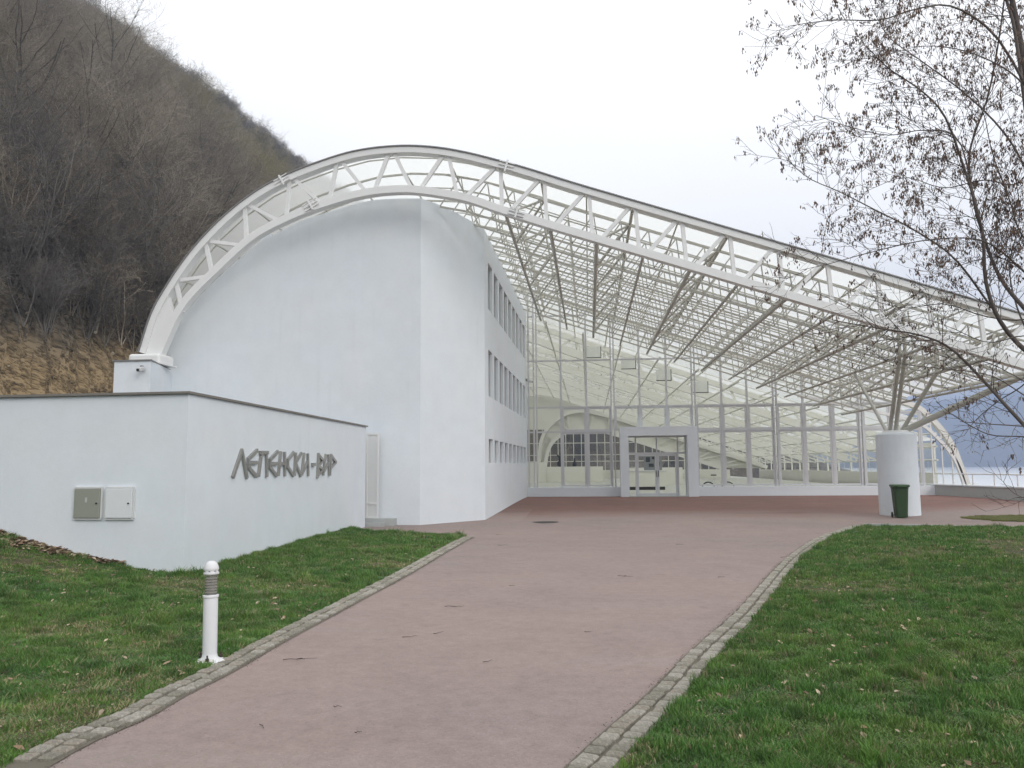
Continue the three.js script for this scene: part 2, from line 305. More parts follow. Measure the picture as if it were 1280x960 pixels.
// granite setts along both edges of the path
function settGeo(seed) {
  const r = rng(seed), j = (a) => (r() - 0.5) * a, ring = (s, y) => [[-s, -s], [s, -s], [s, s], [-s, s]].map(([x, z]) => [x + j(0.05), y + j(0.05), z + j(0.05)]);
  const R = [ring(0.49, -1), ring(0.49, -0.18), ring(0.40, 0)], pos = []; const C = [j(0.05), 0.04, j(0.05)];
  for (let k = 0; k < 2; k++) for (let i = 0; i < 4; i++) { const a = R[k][i], b = R[k][(i + 1) % 4], c = R[k + 1][(i + 1) % 4], d = R[k + 1][i]; for (const p of [a, c, b, a, d, c]) pos.push(...p); }
  for (let i = 0; i < 4; i++) for (const p of [R[2][i], C, R[2][(i + 1) % 4]]) pos.push(...p);
  const uv = []; for (let i = 0; i < pos.length; i += 3) uv.push(pos[i] + seed, pos[i + 2] + pos[i + 1] * 0.5);
  return geomFrom(pos, null, uv);
}
const settGeos = [1, 2, 3, 4, 5].map((s) => settGeo(s * 13));
const TSTONE = dataTex(256, (i, j) => { const x = i / 256, y = j / 256, v = 0.7 + 0.35 * (tn[1](x, y) - 0.5) + 0.35 * (tn[3](x, y) - 0.5) + 0.3 * (tn[4](x, y) - 0.5); return [v, v * 0.985, v * 0.95]; });
const settMats = [[0.44, 0.42, 0.37], [0.38, 0.36, 0.31], [0.50, 0.475, 0.425], [0.33, 0.315, 0.265], [0.42, 0.385, 0.33]].map((c) => std({ color: lin(...c.map((v) => v * 1.25)), map: TSTONE, bumpMap: tiled(TFINE, 0.5), bumpScale: 0.006, roughness: 0.9 }));
const mortarMat = std({ color: lin(0.20, 0.18, 0.14), bumpMap: tiled(TFINE, 3), bumpScale: 0.008, roughness: 1 });
function edging(curve, side, label, seed) {
  const r = rng(seed), t = thing('sett_edging', label, 'kerb');
  const inner = offsetCurve(curve, side * -0.005, 80), outer = offsetCurve(curve, side * (EDGE + 0.02), 80), pos = [], uv = [];
  for (let i = 0; i < 80; i++) for (const p of [inner[i], outer[i], outer[i + 1], inner[i], outer[i + 1], inner[i + 1]]) { pos.push(p.x, 0.006, p.z); uv.push(p.x, p.z); }
  part('mortar_bed', geomFrom(pos, null, uv), Object.assign(mortarMat.clone(), { side: THREE.DoubleSide }), t);
  const L = curve.getLength(), order = []; let count = 0;
  for (let row = 0; row < 2; row++) {
    let s = 0.75 * (row ? 0.9 : 1) + (row ? 0.06 : 0);
    while (s < L - 0.1) {
      const len = 0.088 + 0.036 * r(), c = (s + len / 2) / L, p = curve.getPointAt(c), tg = curve.getTangentAt(c), rt = V(-tg.z, 0, tg.x).multiplyScalar(side), w = 0.112 + 0.014 * (r() - 0.5);
      p.addScaledVector(rt, 0.07 + row * 0.125 + 0.012 * (r() - 0.5));
      const m = part('sett', settGeos[Math.floor(r() * 5)], settMats[Math.floor(r() * 5)], t);
      m.position.copy(p).setY(0.022 + 0.010 * r()); m.rotation.set((r() - 0.5) * 0.09, Math.atan2(-tg.z, tg.x) + (r() - 0.5) * 0.16, (r() - 0.5) * 0.09); m.scale.set(len * (0.80 + 0.10 * r()), 0.05, w * (0.82 + 0.09 * r()));
      s += len + 0.005; count++; order.push(m);
    }
  }
  order.sort((a, b) => b.position.z - a.position.z);   // the nearest 300 stay pieces of their own
  const rest = order.slice(300); if (rest.length) { const gs = rest.map((m) => { m.updateMatrix(); t.remove(m); return m.geometry.clone().applyMatrix4(m.matrix); }); const w = part('far_setts', mergeGeometries(gs), settMats[0], t); w.userData.kind = 'stuff'; }
  return count;
}
console.log('setts', edging(LC, -1, 'double row of pale granite setts edging the path below the sign wall lawn', 3), edging(RC, 1, 'double row of pale granite setts curving beside the lawn under the bare tree', 4));
// thin concrete kerb closing the right lawn
{ const a = RE[60].clone(), b = V(26, 0, -rEndLine(26)); single('lawn_kerb', barGeo(a.setY(0.02), b.setY(0.02), 0.09, 0.10, BOX, UP), M.concrete, 'thin straight concrete kerb between the lawn and the red forecourt', 'kerb'); }

// ------------------------------------------------------------------ ground, hill, river, far shore
const earthMat = std({ map: tiled(TSOIL, 0.05), color: lin(0.9, 0.75, 0.7), roughness: 1 });
{ // one sheet under everything: a terrace that drops to the river on the right
  const pos = [], uv = [], idx = [], xs = [-400, -120, -60, -30, -10, 10, 19, 23, 29, 38, 60], ds = [-200, -60, -20, 0, 20, 40, 60, 90, 130, 200, 400, 900];
  const hgt = (x) => x < 22.9 ? -0.25 : lerp(-0.25, -12, smooth(22, 38, x));
  for (const d of ds) for (const x of xs) { pos.push(x, hgt(x) - (d > 40 ? 0.3 : 0), -d); uv.push(x, d); }
  for (let j = 0; j < ds.length - 1; j++) for (let i = 0; i < xs.length - 1; i++) { const a = j * xs.length + i; idx.push(a, a + 1, a + xs.length + 1, a, a + xs.length + 1, a + xs.length); }
  structure('ground', geomFrom(pos, idx, uv), earthMat);
}
{
  const g = new THREE.PlaneGeometry(9000, 9000, 1, 1).rotateX(-Math.PI / 2);
  const TW = dataTex(256, (i, j) => { const v = 0.5 * tn[2](i / 256, j / 256 * 0.4) + 0.5 * tn[3](i / 256, j / 256 * 0.5); return [v, v, v]; }, { srgb: false });
  const b = TW.clone(); b.repeat.set(500, 500); b.needsUpdate = true;
  const m = structure('river', g, std({ color: lin(0.82, 0.84, 0.86), roughness: 0.5, metalness: 0.5, bumpMap: b, bumpScale: 0.5 })); m.position.set(0, -9, 0);
}
{ // far shore: two ridges of the opposite bank
  const ridge = (name, x0, x1, d0, depth, top, seed, m) => {
    const nx = 120, ns = 10, pos = [], idx = [], uv = [];
    for (let i = 0; i <= nx; i++) { const x = lerp(x0, x1, i / nx), H = top(x) * (1 + 0.10 * fbm(x * 0.004, seed, 1) + 0.05 * noise(x * 0.02, seed, 4));
      for (let s = 0; s <= ns; s++) { const t = s / ns; pos.push(x + 30 * noise(x * 0.01, s, seed), -9.5 + H * Math.pow(t, 0.85), -(d0 + depth * t + 90 * noise(x * 0.006, t * 2, seed + 3) * t)); uv.push(x * 0.01, t * 4); } }
    for (let i = 0; i < nx; i++) for (let s = 0; s < ns; s++) { const a = i * (ns + 1) + s; idx.push(a, a + ns + 1, a + ns + 2, a, a + ns + 2, a + 1); }
    structure(name, geomFrom(pos, idx, uv), m);
  };
  const far = std({ map: TSTONE, color: lin(0.34, 0.33, 0.31), roughness: 1, side: THREE.DoubleSide });   // bare winter woods and limestone
  ridge('mountain', -200, 3600, 2100, 700, (x) => 50 + 195 * smooth(200, 1500, x) * (1 - 0.25 * smooth(1300, 2200, x)), 3, far);
}
// the hill: foot (x, depth, y) and crest (x, depth, y) lines with a bulging slope between
const FOOT = [[-40, -30, 0], [-31, 5, 0], [-27, 24, 0], [-23, 34, 0], [-21, 44, 0], [-21, 62, 0], [-19, 90, 0], [-6, 125, 0], [22, 170, -2], [70, 260, -6], [150, 420, -10]];
const CREST = [[-210, -70, 150], [-235, 30, 172], [-240, 110, 182], [-215, 190, 160], atC(90, 0, 262), atC(200, 75, 285), atC(285, 132, 312), atC(375, 200, 345), [-62, 395, 92], [10, 445, 52], [150, 520, -9]];
function atC(u, v, d) { const p = atD(u, v, d); return [p.x, d, p.y - (u < 150 ? 9 : u < 250 ? 7 : 4)]; }
const footC = new THREE.CatmullRomCurve3(FOOT.map(([x, d, y]) => V(x, y, -d)), false, 'centripetal'), crestC = new THREE.CatmullRomCurve3(CREST.map(([x, d, y]) => V(x, y, -d)), false, 'centripetal');
function hillPoint(t, s) { // t along the valley, s from foot to crest
  const a = footC.getPoint(t), b = crestC.getPoint(t), p = a.clone().lerp(b, s), L = a.distanceTo(b);
  const cut = 7.5 * smooth(0, 0.035, s * (L / 200)) * (1 - smooth(0.25, 0.9, s)) * (1 - smooth(0.5, 0.75, t)); // steep cut bank at the foot
  p.y += cut + 0.05 * L * Math.sin(Math.PI * s) * 0.5;
  const k = smooth(0, 0.08, s) * (1 - smooth(0.88, 1, s));
  p.y += k * (9 * fbm(p.x * 0.018, p.z * 0.018, 5) + 3.0 * fbm(p.x * 0.07, p.z * 0.07, 8));
  const near = smooth(0, 0.01, s) * (1 - smooth(0.1, 0.2, s)); p.x += near * (1.0 * fbm(p.y * 0.35, p.z * 0.25, 2) + 0.8 * fbm(p.y * 0.5, p.z * 1.1, 22)); p.y += near * 0.5 * noise(p.z * 0.9, s * 60, 12);
  return p;
}
{
  const nt = 300, ns = 130, tOf = (i) => { const q = i / 300; return q < 0.15 ? q : q < 0.8 ? 0.15 + (q - 0.15) / 0.65 * 0.35 : 0.5 + (q - 0.8) / 0.2 * 0.5; }, pos = [], uv = [], col = [], idx = [];
  for (let i = 0; i <= nt; i++) for (let j = 0; j <= ns + 4; j++) {
    const s = j <= ns ? Math.pow(j / ns, 1.9) : 1, tt = tOf(i), p = hillPoint(tt, s); if (j > ns) { p.y -= (j - ns) * 12; p.x -= (j - ns) * 18; p.z -= (j - ns) * 14; }
    pos.push(p.x, p.y, p.z); uv.push(p.z * 0.30 + p.x * 0.10, p.y * 0.24 + p.x * 0.06);
    // bare yellow earth in the cut, leaf litter, dry grass and pale scree above
    const n = fbm(p.x * 0.1, p.z * 0.1, 6) + 0.5 * fbm(p.x * 0.5, p.y * 0.5, 7), raw = (1 - smooth(6.9, 8.6, p.y + 3 * n)) * (1 - smooth(0.40, 0.5, tt)), scree = smooth(0.12, 0.34, fbm(p.x * 0.03, p.z * 0.03, 13) + 0.25 * n);
    let c = [0.125, 0.108, 0.086]; c = c.map((v, k) => lerp(v, [0.25, 0.235, 0.205][k], 0.8 * scree)); c = c.map((v, k) => lerp(v, [0.29, 0.215, 0.125][k], raw)); const q = 1 + 0.45 * n; col.push(c[0] * q, c[1] * q, c[2] * q);
  }
  const w = ns + 5; for (let i = 0; i < nt; i++) for (let j = 0; j < w - 1; j++) { const a = i * w + j; idx.push(a, a + 1, a + w + 1, a, a + w + 1, a + w); }
  const g = geomFrom(pos, idx, uv); g.setAttribute('color', new THREE.Float32BufferAttribute(col, 3));
  const TROCK = dataTex(512, (i, j) => { const x = i / 512, y = j / 512, v = 0.55 + 0.5 * (tn[2](x, y) - 0.3) + 0.5 * (tn[3](x, y) - 0.5) + 0.3 * (tn[4](x, y) - 0.5); return [v * 1.25, v * 1.22, v * 1.15]; });
  structure('hill', g, std({ map: TROCK, vertexColors: true, bumpMap: TROCK, bumpScale: 0.2, roughness: 1, side: THREE.DoubleSide }));
}
// stones in the cut bank
{ const r = rng(15), gs = [1, 2, 3].map((k) => { const g = new THREE.IcosahedronGeometry(1, 1), p = g.attributes.position; for (let i = 0; i < p.count; i++) { const x = p.getX(i), y = p.getY(i), z = p.getZ(i), q = 1 + 0.45 * noise(x * 1.7 + k * 5, y * 1.7, z * 1.7); p.setXYZ(i, x * q, y * q * 0.7, z * q); } g.computeVertexNormals(); return g; });
  const stoneMat = std({ color: lin(0.42, 0.37, 0.28), bumpMap: tiled(TFINE, 1), bumpScale: 0.02, roughness: 1 }), n = 320, im = new THREE.InstancedMesh(gs[0], stoneMat, n), m = new THREE.Matrix4(), q = new THREE.Quaternion();
  for (let i = 0; i < n; i++) { const p = hillPoint(lerp(0.16, 0.45, r()), 0.002 + 0.05 * r() * r()), s = 0.03 + 0.13 * Math.pow(r(), 4); q.setFromEuler(new THREE.Euler(r() * 6, r() * 6, r() * 6)); m.compose(p, q, V(s * 1.3, s, s)); im.setMatrixAt(i, m); }
  im.name = 'bank_stones'; im.userData = { kind: 'stuff', label: 'small stones sticking out of the yellow earth bank', category: 'stones' }; shade(im); scene.add(im); }
// mossy verge breaking through the forecourt on the right
{
  const r = rng(55), c = atY(1290, 648, 0.04), N = 36, pos = [], idx = [], uv = [], R = []; for (let i = 0; i < N; i++) { const a = i / N * Math.PI * 2; R.push([c.x + Math.cos(a) * 1.75 * (1 + 0.25 * noise(Math.cos(a) * 2, Math.sin(a) * 2, 5)), -c.z + Math.sin(a) * 1.15 * (1 + 0.3 * noise(Math.cos(a) * 2, Math.sin(a) * 2, 8))]); }
  pos.push(c.x, groundY(-c.z) + 0.03, c.z); uv.push(c.x, c.z); for (const [x, d] of R) { pos.push(x, groundY(d) + 0.004, -d); uv.push(x, d); } for (let i = 0; i < N; i++) idx.push(0, 1 + i, 1 + (i + 1) % N);
  structure('grass_verge', geomFrom(pos, idx, uv), soilMat);
  const list = []; for (let i = 0; i < 5000; i++) { const a = r() * 6.28, q = Math.sqrt(r()); const k = Math.floor(a / 6.2832 * N) % N; list.push([lerp(c.x, R[k][0], q), lerp(-c.z, R[k][1], q)]); }
  const im = new THREE.InstancedMesh(bladeGeo(9, 10, 0.02, 0.05, 0.05), grassMat, list.length), m = new THREE.Matrix4(), col = new THREE.Color(), q = new THREE.Quaternion();
  list.forEach(([x, d], i) => { m.compose(V(x, groundY(d) + 0.008, -d), q.setFromAxisAngle(UP, r() * 6.28), V(1.4, 0.9, 1.4)); im.setMatrixAt(i, m); const k = 0.8 + 0.4 * r(); col.setRGB(0.25 * k, 0.26 * k, 0.08 * k); im.setColorAt(i, col); });
  im.name = 'verge_grass'; im.userData = { kind: 'stuff', label: 'mossy yellow green grass patch on the forecourt beside the parapet', category: 'grass' }; shade(im); scene.add(im);
}

// grit and leaf crumbs swept against the setts
{
  const r = rng(19), pts = []; for (const [c, side] of [[LC, -1], [RC, 1]]) { const L = c.getLength(); for (let i = 0; i < 4500; i++) { const t = r(); if (fbm(t * L * 0.8, side * 3, 4) + 0.25 < r() * 0.5) continue; const p = c.getPointAt(t), g = c.getTangentAt(t), n = V(-g.z, 0, g.x).multiplyScalar(-side); p.addScaledVector(n, -0.012 + 0.06 * Math.pow(r(), 3)); pts.push([p.x, groundY(-p.z) + 0.005, p.z, 0.06 + 0.13 * r()]); } }
  const im = new THREE.InstancedMesh(leafGeo(77), leafMat, pts.length), m = new THREE.Matrix4(), c = new THREE.Color(), q = new THREE.Quaternion();
  pts.forEach(([x, y, z, s], i) => { q.setFromEuler(new THREE.Euler((r() - 0.5), r() * 6.28, (r() - 0.5))); m.compose(V(x, y, z), q, V(s, s * 1.5, s)); im.setMatrixAt(i, m); const k = 0.4 + 0.8 * r(); c.setRGB(0.11 * k, 0.085 * k, 0.06 * k); im.setColorAt(i, c); });
  im.name = 'kerb_debris'; im.userData = { kind: 'stuff', label: 'dark grit and leaf crumbs lying along the edges of the path', category: 'debris' }; shade(im); scene.add(im);
}

// ------------------------------------------------------------------ the glass-roofed hall
const D0 = 21.1, DF = 37.5, DE = 88;                        // depth of the front truss, the glass front and the far end
const topPx = [[174, 440], [191, 389], [211.6, 353], [232, 323], [254, 296.6], [279, 271.6], [303.8, 251], [329, 234], [360, 218], [405.6, 200.5], [440, 190.3], [474, 184.8], [512, 182.8], [551, 185.6], [585.6, 191.9], [620, 200.5], [654, 209.8], [720, 230.2], [900, 282.5], [1067, 331]];
const botPx = [[200, 446], [222.5, 396], [241, 370], [272.5, 338.8], [297.5, 315], [322.5, 295], [360, 275.5], [405.6, 258], [440, 248], [474, 241.9], [512, 240.3], [551, 245], [585.6, 252], [620, 263.8], [654, 274.7], [700, 288.8], [900, 347.5], [1064, 396.5]];
const xy = (px, d) => px.map(([u, v]) => { const p = atD(u, v, d); return [p.x, p.y]; });
function fine(pts, n) { const c = new THREE.CatmullRomCurve3(pts.map(([x, y]) => V(x, y, 0)), false, 'centripetal'); const o = []; for (let i = 0; i <= n; i++) { const p = c.getPointAt(i / n); o.push([p.x, p.y]); } return o; }
function extend(pts, x) { const a = pts[pts.length - 4], b = pts[pts.length - 1], m = (b[1] - a[1]) / (b[0] - a[0]); return [...pts, [x, b[1] + m * (x - b[0])]]; }
const XT = 13.6, XB = 11.4;                                  // where the canopy's upper and lower chords end on the right
const topBase = xy(topPx, D0), botBase = xy(botPx, D0);
const TOP = fine(extend(topBase, XT), 150), BOT = fine(extend(botBase, XB), 150);
const rightOut = xy([[1140, 502.5], [1152, 508], [1170, 524], [1186, 543], [1196, 560], [1203, 578], [1215, 609]], DF), rightIn = xy([[1130, 525], [1154, 534], [1172, 550], [1186, 566], [1196, 583], [1205, 609]], DF);
const HTOP = fine([...topBase, ...rightOut], 190), HBOT = fine([...botBase, ...rightIn], 190);   // curved edge of the glass front
const XR = 18.3, RTOP = fine(extend(topBase, XR), 180), RBOT = fine(extend(botBase, XR - 0.7), 180); // the hall roof runs on straight to its side wall
const xr = (d) => Math.min(XR, 0.413 * d);
function normals(pl) { return pl.map((p, i) => { const a = pl[Math.max(0, i - 1)], b = pl[Math.min(pl.length - 1, i + 1)], L = Math.hypot(b[0] - a[0], b[1] - a[1]) || 1; return [-(b[1] - a[1]) / L, (b[0] - a[0]) / L]; }); }
function shift(pl, k) { const n = normals(pl); return pl.map((p, i) => [p[0] + n[i][0] * k, p[1] + n[i][1] * k]); }
function thin(pl, step) { const o = []; for (let i = 0; i < pl.length - 1; i += step) o.push(pl[i]); o.push(pl[pl.length - 1]); return o; }
const chordGeo = (pl, t, d0, d1) => bandGeo(pl, shift(pl, -t), d0, d1);
function lengthAt(pl) { const L = [0]; for (let i = 1; i < pl.length; i++) L.push(L[i - 1] + Math.hypot(pl[i][0] - pl[i - 1][0], pl[i][1] - pl[i - 1][1])); return L; }
function along(pl, L, s) { let i = 0; while (i < L.length - 2 && L[i + 1] < s) i++; const t = (s - L[i]) / (L[i + 1] - L[i]); return [lerp(pl[i][0], pl[i + 1][0], t), lerp(pl[i][1], pl[i + 1][1], t), i]; }
function hit(pl, p, n) { // where the ray p + t n meets polyline pl
  let best = null; for (let i = 0; i < pl.length - 1; i++) { const a = pl[i], b = pl[i + 1], ex = b[0] - a[0], ey = b[1] - a[1], det = n[0] * -ey + ex * n[1]; if (Math.abs(det) < 1e-9) continue; const rx = a[0] - p[0], ry = a[1] - p[1], t = (rx * -ey + ex * ry) / det, s = (n[0] * ry - n[1] * rx) / det; if (s >= 0 && s <= 1 && t > 0 && (!best || t < best[2])) best = [p[0] + n[0] * t, p[1] + n[1] * t, t]; } return best;
}
// nodes of the W lattice: lower nodes every module, upper nodes between them
const MOD = 1.285;
function nodesOf(bot, top, start, mod) {
  const L = lengthAt(bot), N = normals(bot), lower = [], upper = [], tot = L[L.length - 1];
  const n = Math.round((tot - start) / mod), m = (tot - start) / n;
  for (let i = 0; i <= n; i++) { const q = along(bot, L, start + i * m); lower.push([q[0], q[1]]); if (i < n) { const h = along(bot, L, start + (i + 0.5) * m), nn = N[h[2]], t = hit(top, [h[0], h[1]], nn); upper.push(t ? [t[0], t[1]] : [h[0] + nn[0] * 1.3, h[1] + nn[1] * 1.3]); } }
  return { lower, upper };
}
const P3 = (p, d) => V(p[0], p[1], -d);

// ---- canopy roof
const canopy = thing('canopy_roof', 'white steel lattice roof with milky sheets sloping over the forecourt', 'roof');
const BN = nodesOf(shift(BOT, 0.10), shift(TOP, -0.12), 1.35, MOD);
{
  const ft = sub('front_truss', canopy);
  part('upper_chord', chordGeo(TOP, 0.17, D0, D0 + 0.30), M.steel, ft);
  part('roof_edge_flashing', bandGeo(shift(TOP, 0.034), shift(TOP, 0.003), D0 - 0.04, D0 + 0.34), M.flash, ft);
  part('lower_chord', bandGeo(shift(BOT, 0.20), BOT, D0, D0 + 0.26), M.steel, ft);
  // solid plated foot
  const ti = TOP.slice(0, 10), bi = BOT.slice(0, 10).map((p, i) => BOT[Math.round(i * 0.72)]); part('foot_plate', bandGeo(shift(ti, -0.165), shift(bi, 0.195), D0 + 0.05, D0 + 0.2), M.steel, ft);
  BN.upper.forEach((t, i) => { const a = BN.lower[i], b = BN.lower[i + 1]; for (const [p, k] of [[a, 0.10], [b, -0.10]]) bar('web_bar', ft, M.steel, P3([p[0] + k, p[1] + k * -0.2], D0 + 0.13), P3([t[0] - k * 0.7, t[1]], D0 + 0.13), 0.10, 0.10); });
  for (const [u, v, pl] of [[352, 225, 0], [388, 256, 1], [633, 207, 0], [646, 265, 1]]) { const p = atD(u, v, D0 - 0.02); const g = sub('splice_plate', ft); const dir = u < 500 ? V(0.86, 0.5, 0) : V(0.955, -0.29, 0), nn = V(-dir.y, dir.x, 0); g.position.copy(p);
    for (const k of [-0.09, 0.0, 0.09]) bar('bolt_strip', g, M.steel, dir.clone().multiplyScalar(-0.22).addScaledVector(nn, k), dir.clone().multiplyScalar(0.22).addScaledVector(nn, k), 0.022, 0.05);
    bar('clamp', g, M.steel, nn.clone().multiplyScalar(-0.17).setZ(0.03), nn.clone().multiplyScalar(0.15).setZ(0.03), 0.05, 0.04); }
  // end post of the canopy on the right
  bar('end_post', ft, M.steel, P3(TOP[150], D0 + 0.13), P3(BOT[150], D0 + 0.13), 0.11);

  const depths = []; for (let d = D0 + 1.25; d < DF - 0.4; d += 1.25) depths.push(d);
  const tN = thin(shift(TOP, -0.10), 5), bN = thin(shift(BOT, 0.09), 5);
  const cutFrom = (pl, x) => pl.filter((p) => p[0] > x);
  depths.forEach((d, k) => {
    const lt = sub('lattice_truss', canopy), inFront = d < 22.0, x0 = inFront ? -99 : -4.3;   // behind the museum block the lattice rests on its roof
    const up = shift(cutFrom(bN, x0), 0.98); part('upper_chord', chordGeo(up, 0.036, d - 0.018, d + 0.018), M.steelShaded, lt);
    part('lower_chord', chordGeo(cutFrom(bN, x0), 0.05, d - 0.025, d + 0.025), M.steelShaded, lt);
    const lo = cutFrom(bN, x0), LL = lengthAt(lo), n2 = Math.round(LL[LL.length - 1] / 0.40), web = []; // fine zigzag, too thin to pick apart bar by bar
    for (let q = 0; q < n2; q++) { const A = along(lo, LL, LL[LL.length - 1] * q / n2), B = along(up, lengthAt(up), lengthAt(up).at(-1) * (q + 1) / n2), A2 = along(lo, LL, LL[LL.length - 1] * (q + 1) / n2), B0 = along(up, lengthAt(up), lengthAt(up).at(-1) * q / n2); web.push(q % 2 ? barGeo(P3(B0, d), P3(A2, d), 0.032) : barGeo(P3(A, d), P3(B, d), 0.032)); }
    const wm = part('web', mergeGeometries(web), M.steelShaded, lt); wm.userData.kind = 'stuff';
  });
  // rails running into the depth at the lower nodes; every second one is a full lattice rib
  BN.lower.forEach((p, i) => {
    if (p[0] < -3.2) return;
    const heavy = i % 2 === 0, r = heavy ? 0.052 : 0.042;
    bar('depth_rail', canopy, M.steelShaded, P3([p[0], p[1] - 0.06], D0 + 0.2), P3([p[0], p[1] - 0.06], DF - 0.05), r, r, CYL);
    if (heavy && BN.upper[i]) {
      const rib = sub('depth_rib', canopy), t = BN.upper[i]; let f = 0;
      bar('upper_chord', rib, M.steelShaded, P3([t[0], t[1] - 0.08], D0 + 0.3), P3([t[0], t[1] - 0.08], DF - 0.05), 0.045, 0.045, CYL6);
      for (let d = D0 + 0.3; d < DF - 1.6; d += 1.49) bar('web_bar', rib, M.steelShaded, P3(f % 2 ? t : p, d), P3(f++ % 2 ? p : t, d + 1.49), 0.035, 0.035, CYL6);
    }
  });
  // purlins across and glazing bars down the slope, under the sheets
  for (let d = D0 + 0.75, k = 0; d < DF; d += 1.25, k++) part('purlin', chordGeo(thin(shift(TOP, -0.005), 5), k % 2 ? 0.055 : 0.035, d - (k % 2 ? 0.02 : 0.012), d + (k % 2 ? 0.02 : 0.012)), M.steelShaded, canopy);
  BN.upper.forEach((t) => bar('glazing_bar', canopy, M.steelShaded, P3([t[0], t[1] + 0.05], D0 + 0.32), P3([t[0], t[1] + 0.05], DF), 0.03, 0.04));
  // roof sheets, one per bay
  const TL = lengthAt(TOP), edges = [0, ...BN.upper.map((t) => { let b = 0, bd = 1e9; TOP.forEach((p, i) => { const q = Math.hypot(p[0] - t[0], p[1] - t[1]); if (q < bd) { bd = q; b = i; } }); return b; }), 150].filter((v, i, a) => i === 0 || v > a[i - 1]);
  const bays = []; for (let k = 0; k <= 5; k++) bays.push(D0 + 0.02 + (DF - D0) * k / 5);
  for (let e = 0; e < edges.length - 1; e++) { const seg = TOP.slice(edges[e], edges[e + 1] + 1); if (seg.length < 2) continue; for (let k = 0; k < 5; k++) { const pos = []; const sg = thin(shift(seg, 0.02), 2); for (let i = 0; i < sg.length - 1; i++) { const a = P3(sg[i], bays[k] + 0.01), b = P3(sg[i + 1], bays[k] + 0.01), c = P3(sg[i + 1], bays[k + 1] - 0.01), dd = P3(sg[i], bays[k + 1] - 0.01); for (const p of [a, b, c, a, c, dd]) pos.push(p.x, p.y, p.z); } part('roof_sheet', geomFrom(pos, null), M.sheet, canopy); } }
}
// ---- hall roof behind the glass front
const hall = thing('hall_roof', 'white lattice roof of the hall seen behind the glass front', 'roof');
{
  const N = nodesOf(shift(RBOT, 0.10), shift(RTOP, -0.12), 2.6, 1.9), tN0 = thin(shift(RTOP, -0.10), 4), bN0 = thin(shift(RBOT, 0.09), 4);
  const mains = [DF + 9.9, DF + 20, DF + 30, DF + 40, DE - 1.2], rest = []; for (let d = DF + 10.4; d < DE; d += 2.4) if (!mains.some((m) => Math.abs(m - d) < 0.9)) rest.push(d);
  for (const d of mains) { const tN = tN0, bN = bN0, t = sub('main_truss', hall); part('upper_chord', chordGeo(tN, 0.3, d - 0.15, d + 0.15), M.hallSteel, t); part('lower_chord', bandGeo(shift(bN, 0.42), bN, d - 0.18, d + 0.18), M.hallSteel, t); N.upper.forEach((q, i) => { for (const b of [N.lower[i], N.lower[i + 1]]) bar('web_bar', t, M.hallSteel, P3(b, d), P3(q, d), 0.11); }); }
  const webs = [];
  for (const d of rest) { const tN = tN0, bN = bN0, t = sub('lattice_truss', hall); part('upper_chord', chordGeo(tN, 0.08, d - 0.04, d + 0.04), M.hallSteel, t); part('lower_chord', chordGeo(bN, 0.09, d - 0.045, d + 0.045), M.hallSteel, t); N.upper.forEach((q, i) => { for (const b of [N.lower[i], N.lower[i + 1]]) webs.push(barGeo(P3(b, d), P3(q, d), 0.06)); }); }
  const w = part('lattice_web', mergeGeometries(webs), M.hallSteel, hall); w.userData.kind = 'stuff';
  N.lower.forEach((p) => bar('depth_rail', hall, M.hallSteel, P3(p, Math.max(DF + 0.2, p[0] / 0.413)), P3(p, DE - 0.3), 0.05, 0.05, CYL6));
  N.upper.forEach((p) => bar('depth_rail', hall, M.hallSteel, P3(p, Math.max(DF + 0.2, p[0] / 0.413)), P3(p, DE - 0.3), 0.045, 0.045, CYL6));
  for (let d = DF + 1.2; d < DE; d += 2.5) part('purlin', chordGeo(thin(shift(RTOP, -0.005), 4).filter((p) => p[0] < xr(d)), 0.05, d - 0.02, d + 0.02), M.hallSteel, hall);
  const edges = []; for (let i = 0; i <= 180; i += 10) edges.push(i);
  for (let e = 0; e < edges.length - 1; e++) for (let k = 0; k < 6; k++) { const sg = thin(shift(RTOP.slice(edges[e], edges[e + 1] + 1), 0.02), 2), pos = [], a0 = Math.max(lerp(DF + 0.02, DE, k / 6) + 0.02, RTOP[edges[e + 1]][0] / 0.413), a1 = lerp(DF + 0.02, DE, (k + 1) / 6) - 0.02; for (let i = 0; i < sg.length - 1; i++) { const a = P3(sg[i], a0), b = P3(sg[i + 1], a0), c = P3(sg[i + 1], a1), dd = P3(sg[i], a1); for (const p of [a, b, c, a, c, dd]) pos.push(p.x, p.y, p.z); } part('roof_sheet', geomFrom(pos, null), M.sheet, hall); }
  // curved edge trusses of the glass front, on the right where the roof comes down to the ground
  part('front_edge_beam', chordGeo(HTOP, 0.22, DF - 0.02, DF + 0.3), M.hallSteel, hall);
  const hb = HBOT.filter((p) => p[0] > 9.5); part('front_edge_beam', bandGeo(shift(hb, 0.14), hb, DF - 0.02, DF + 0.12), M.steel, hall);
}
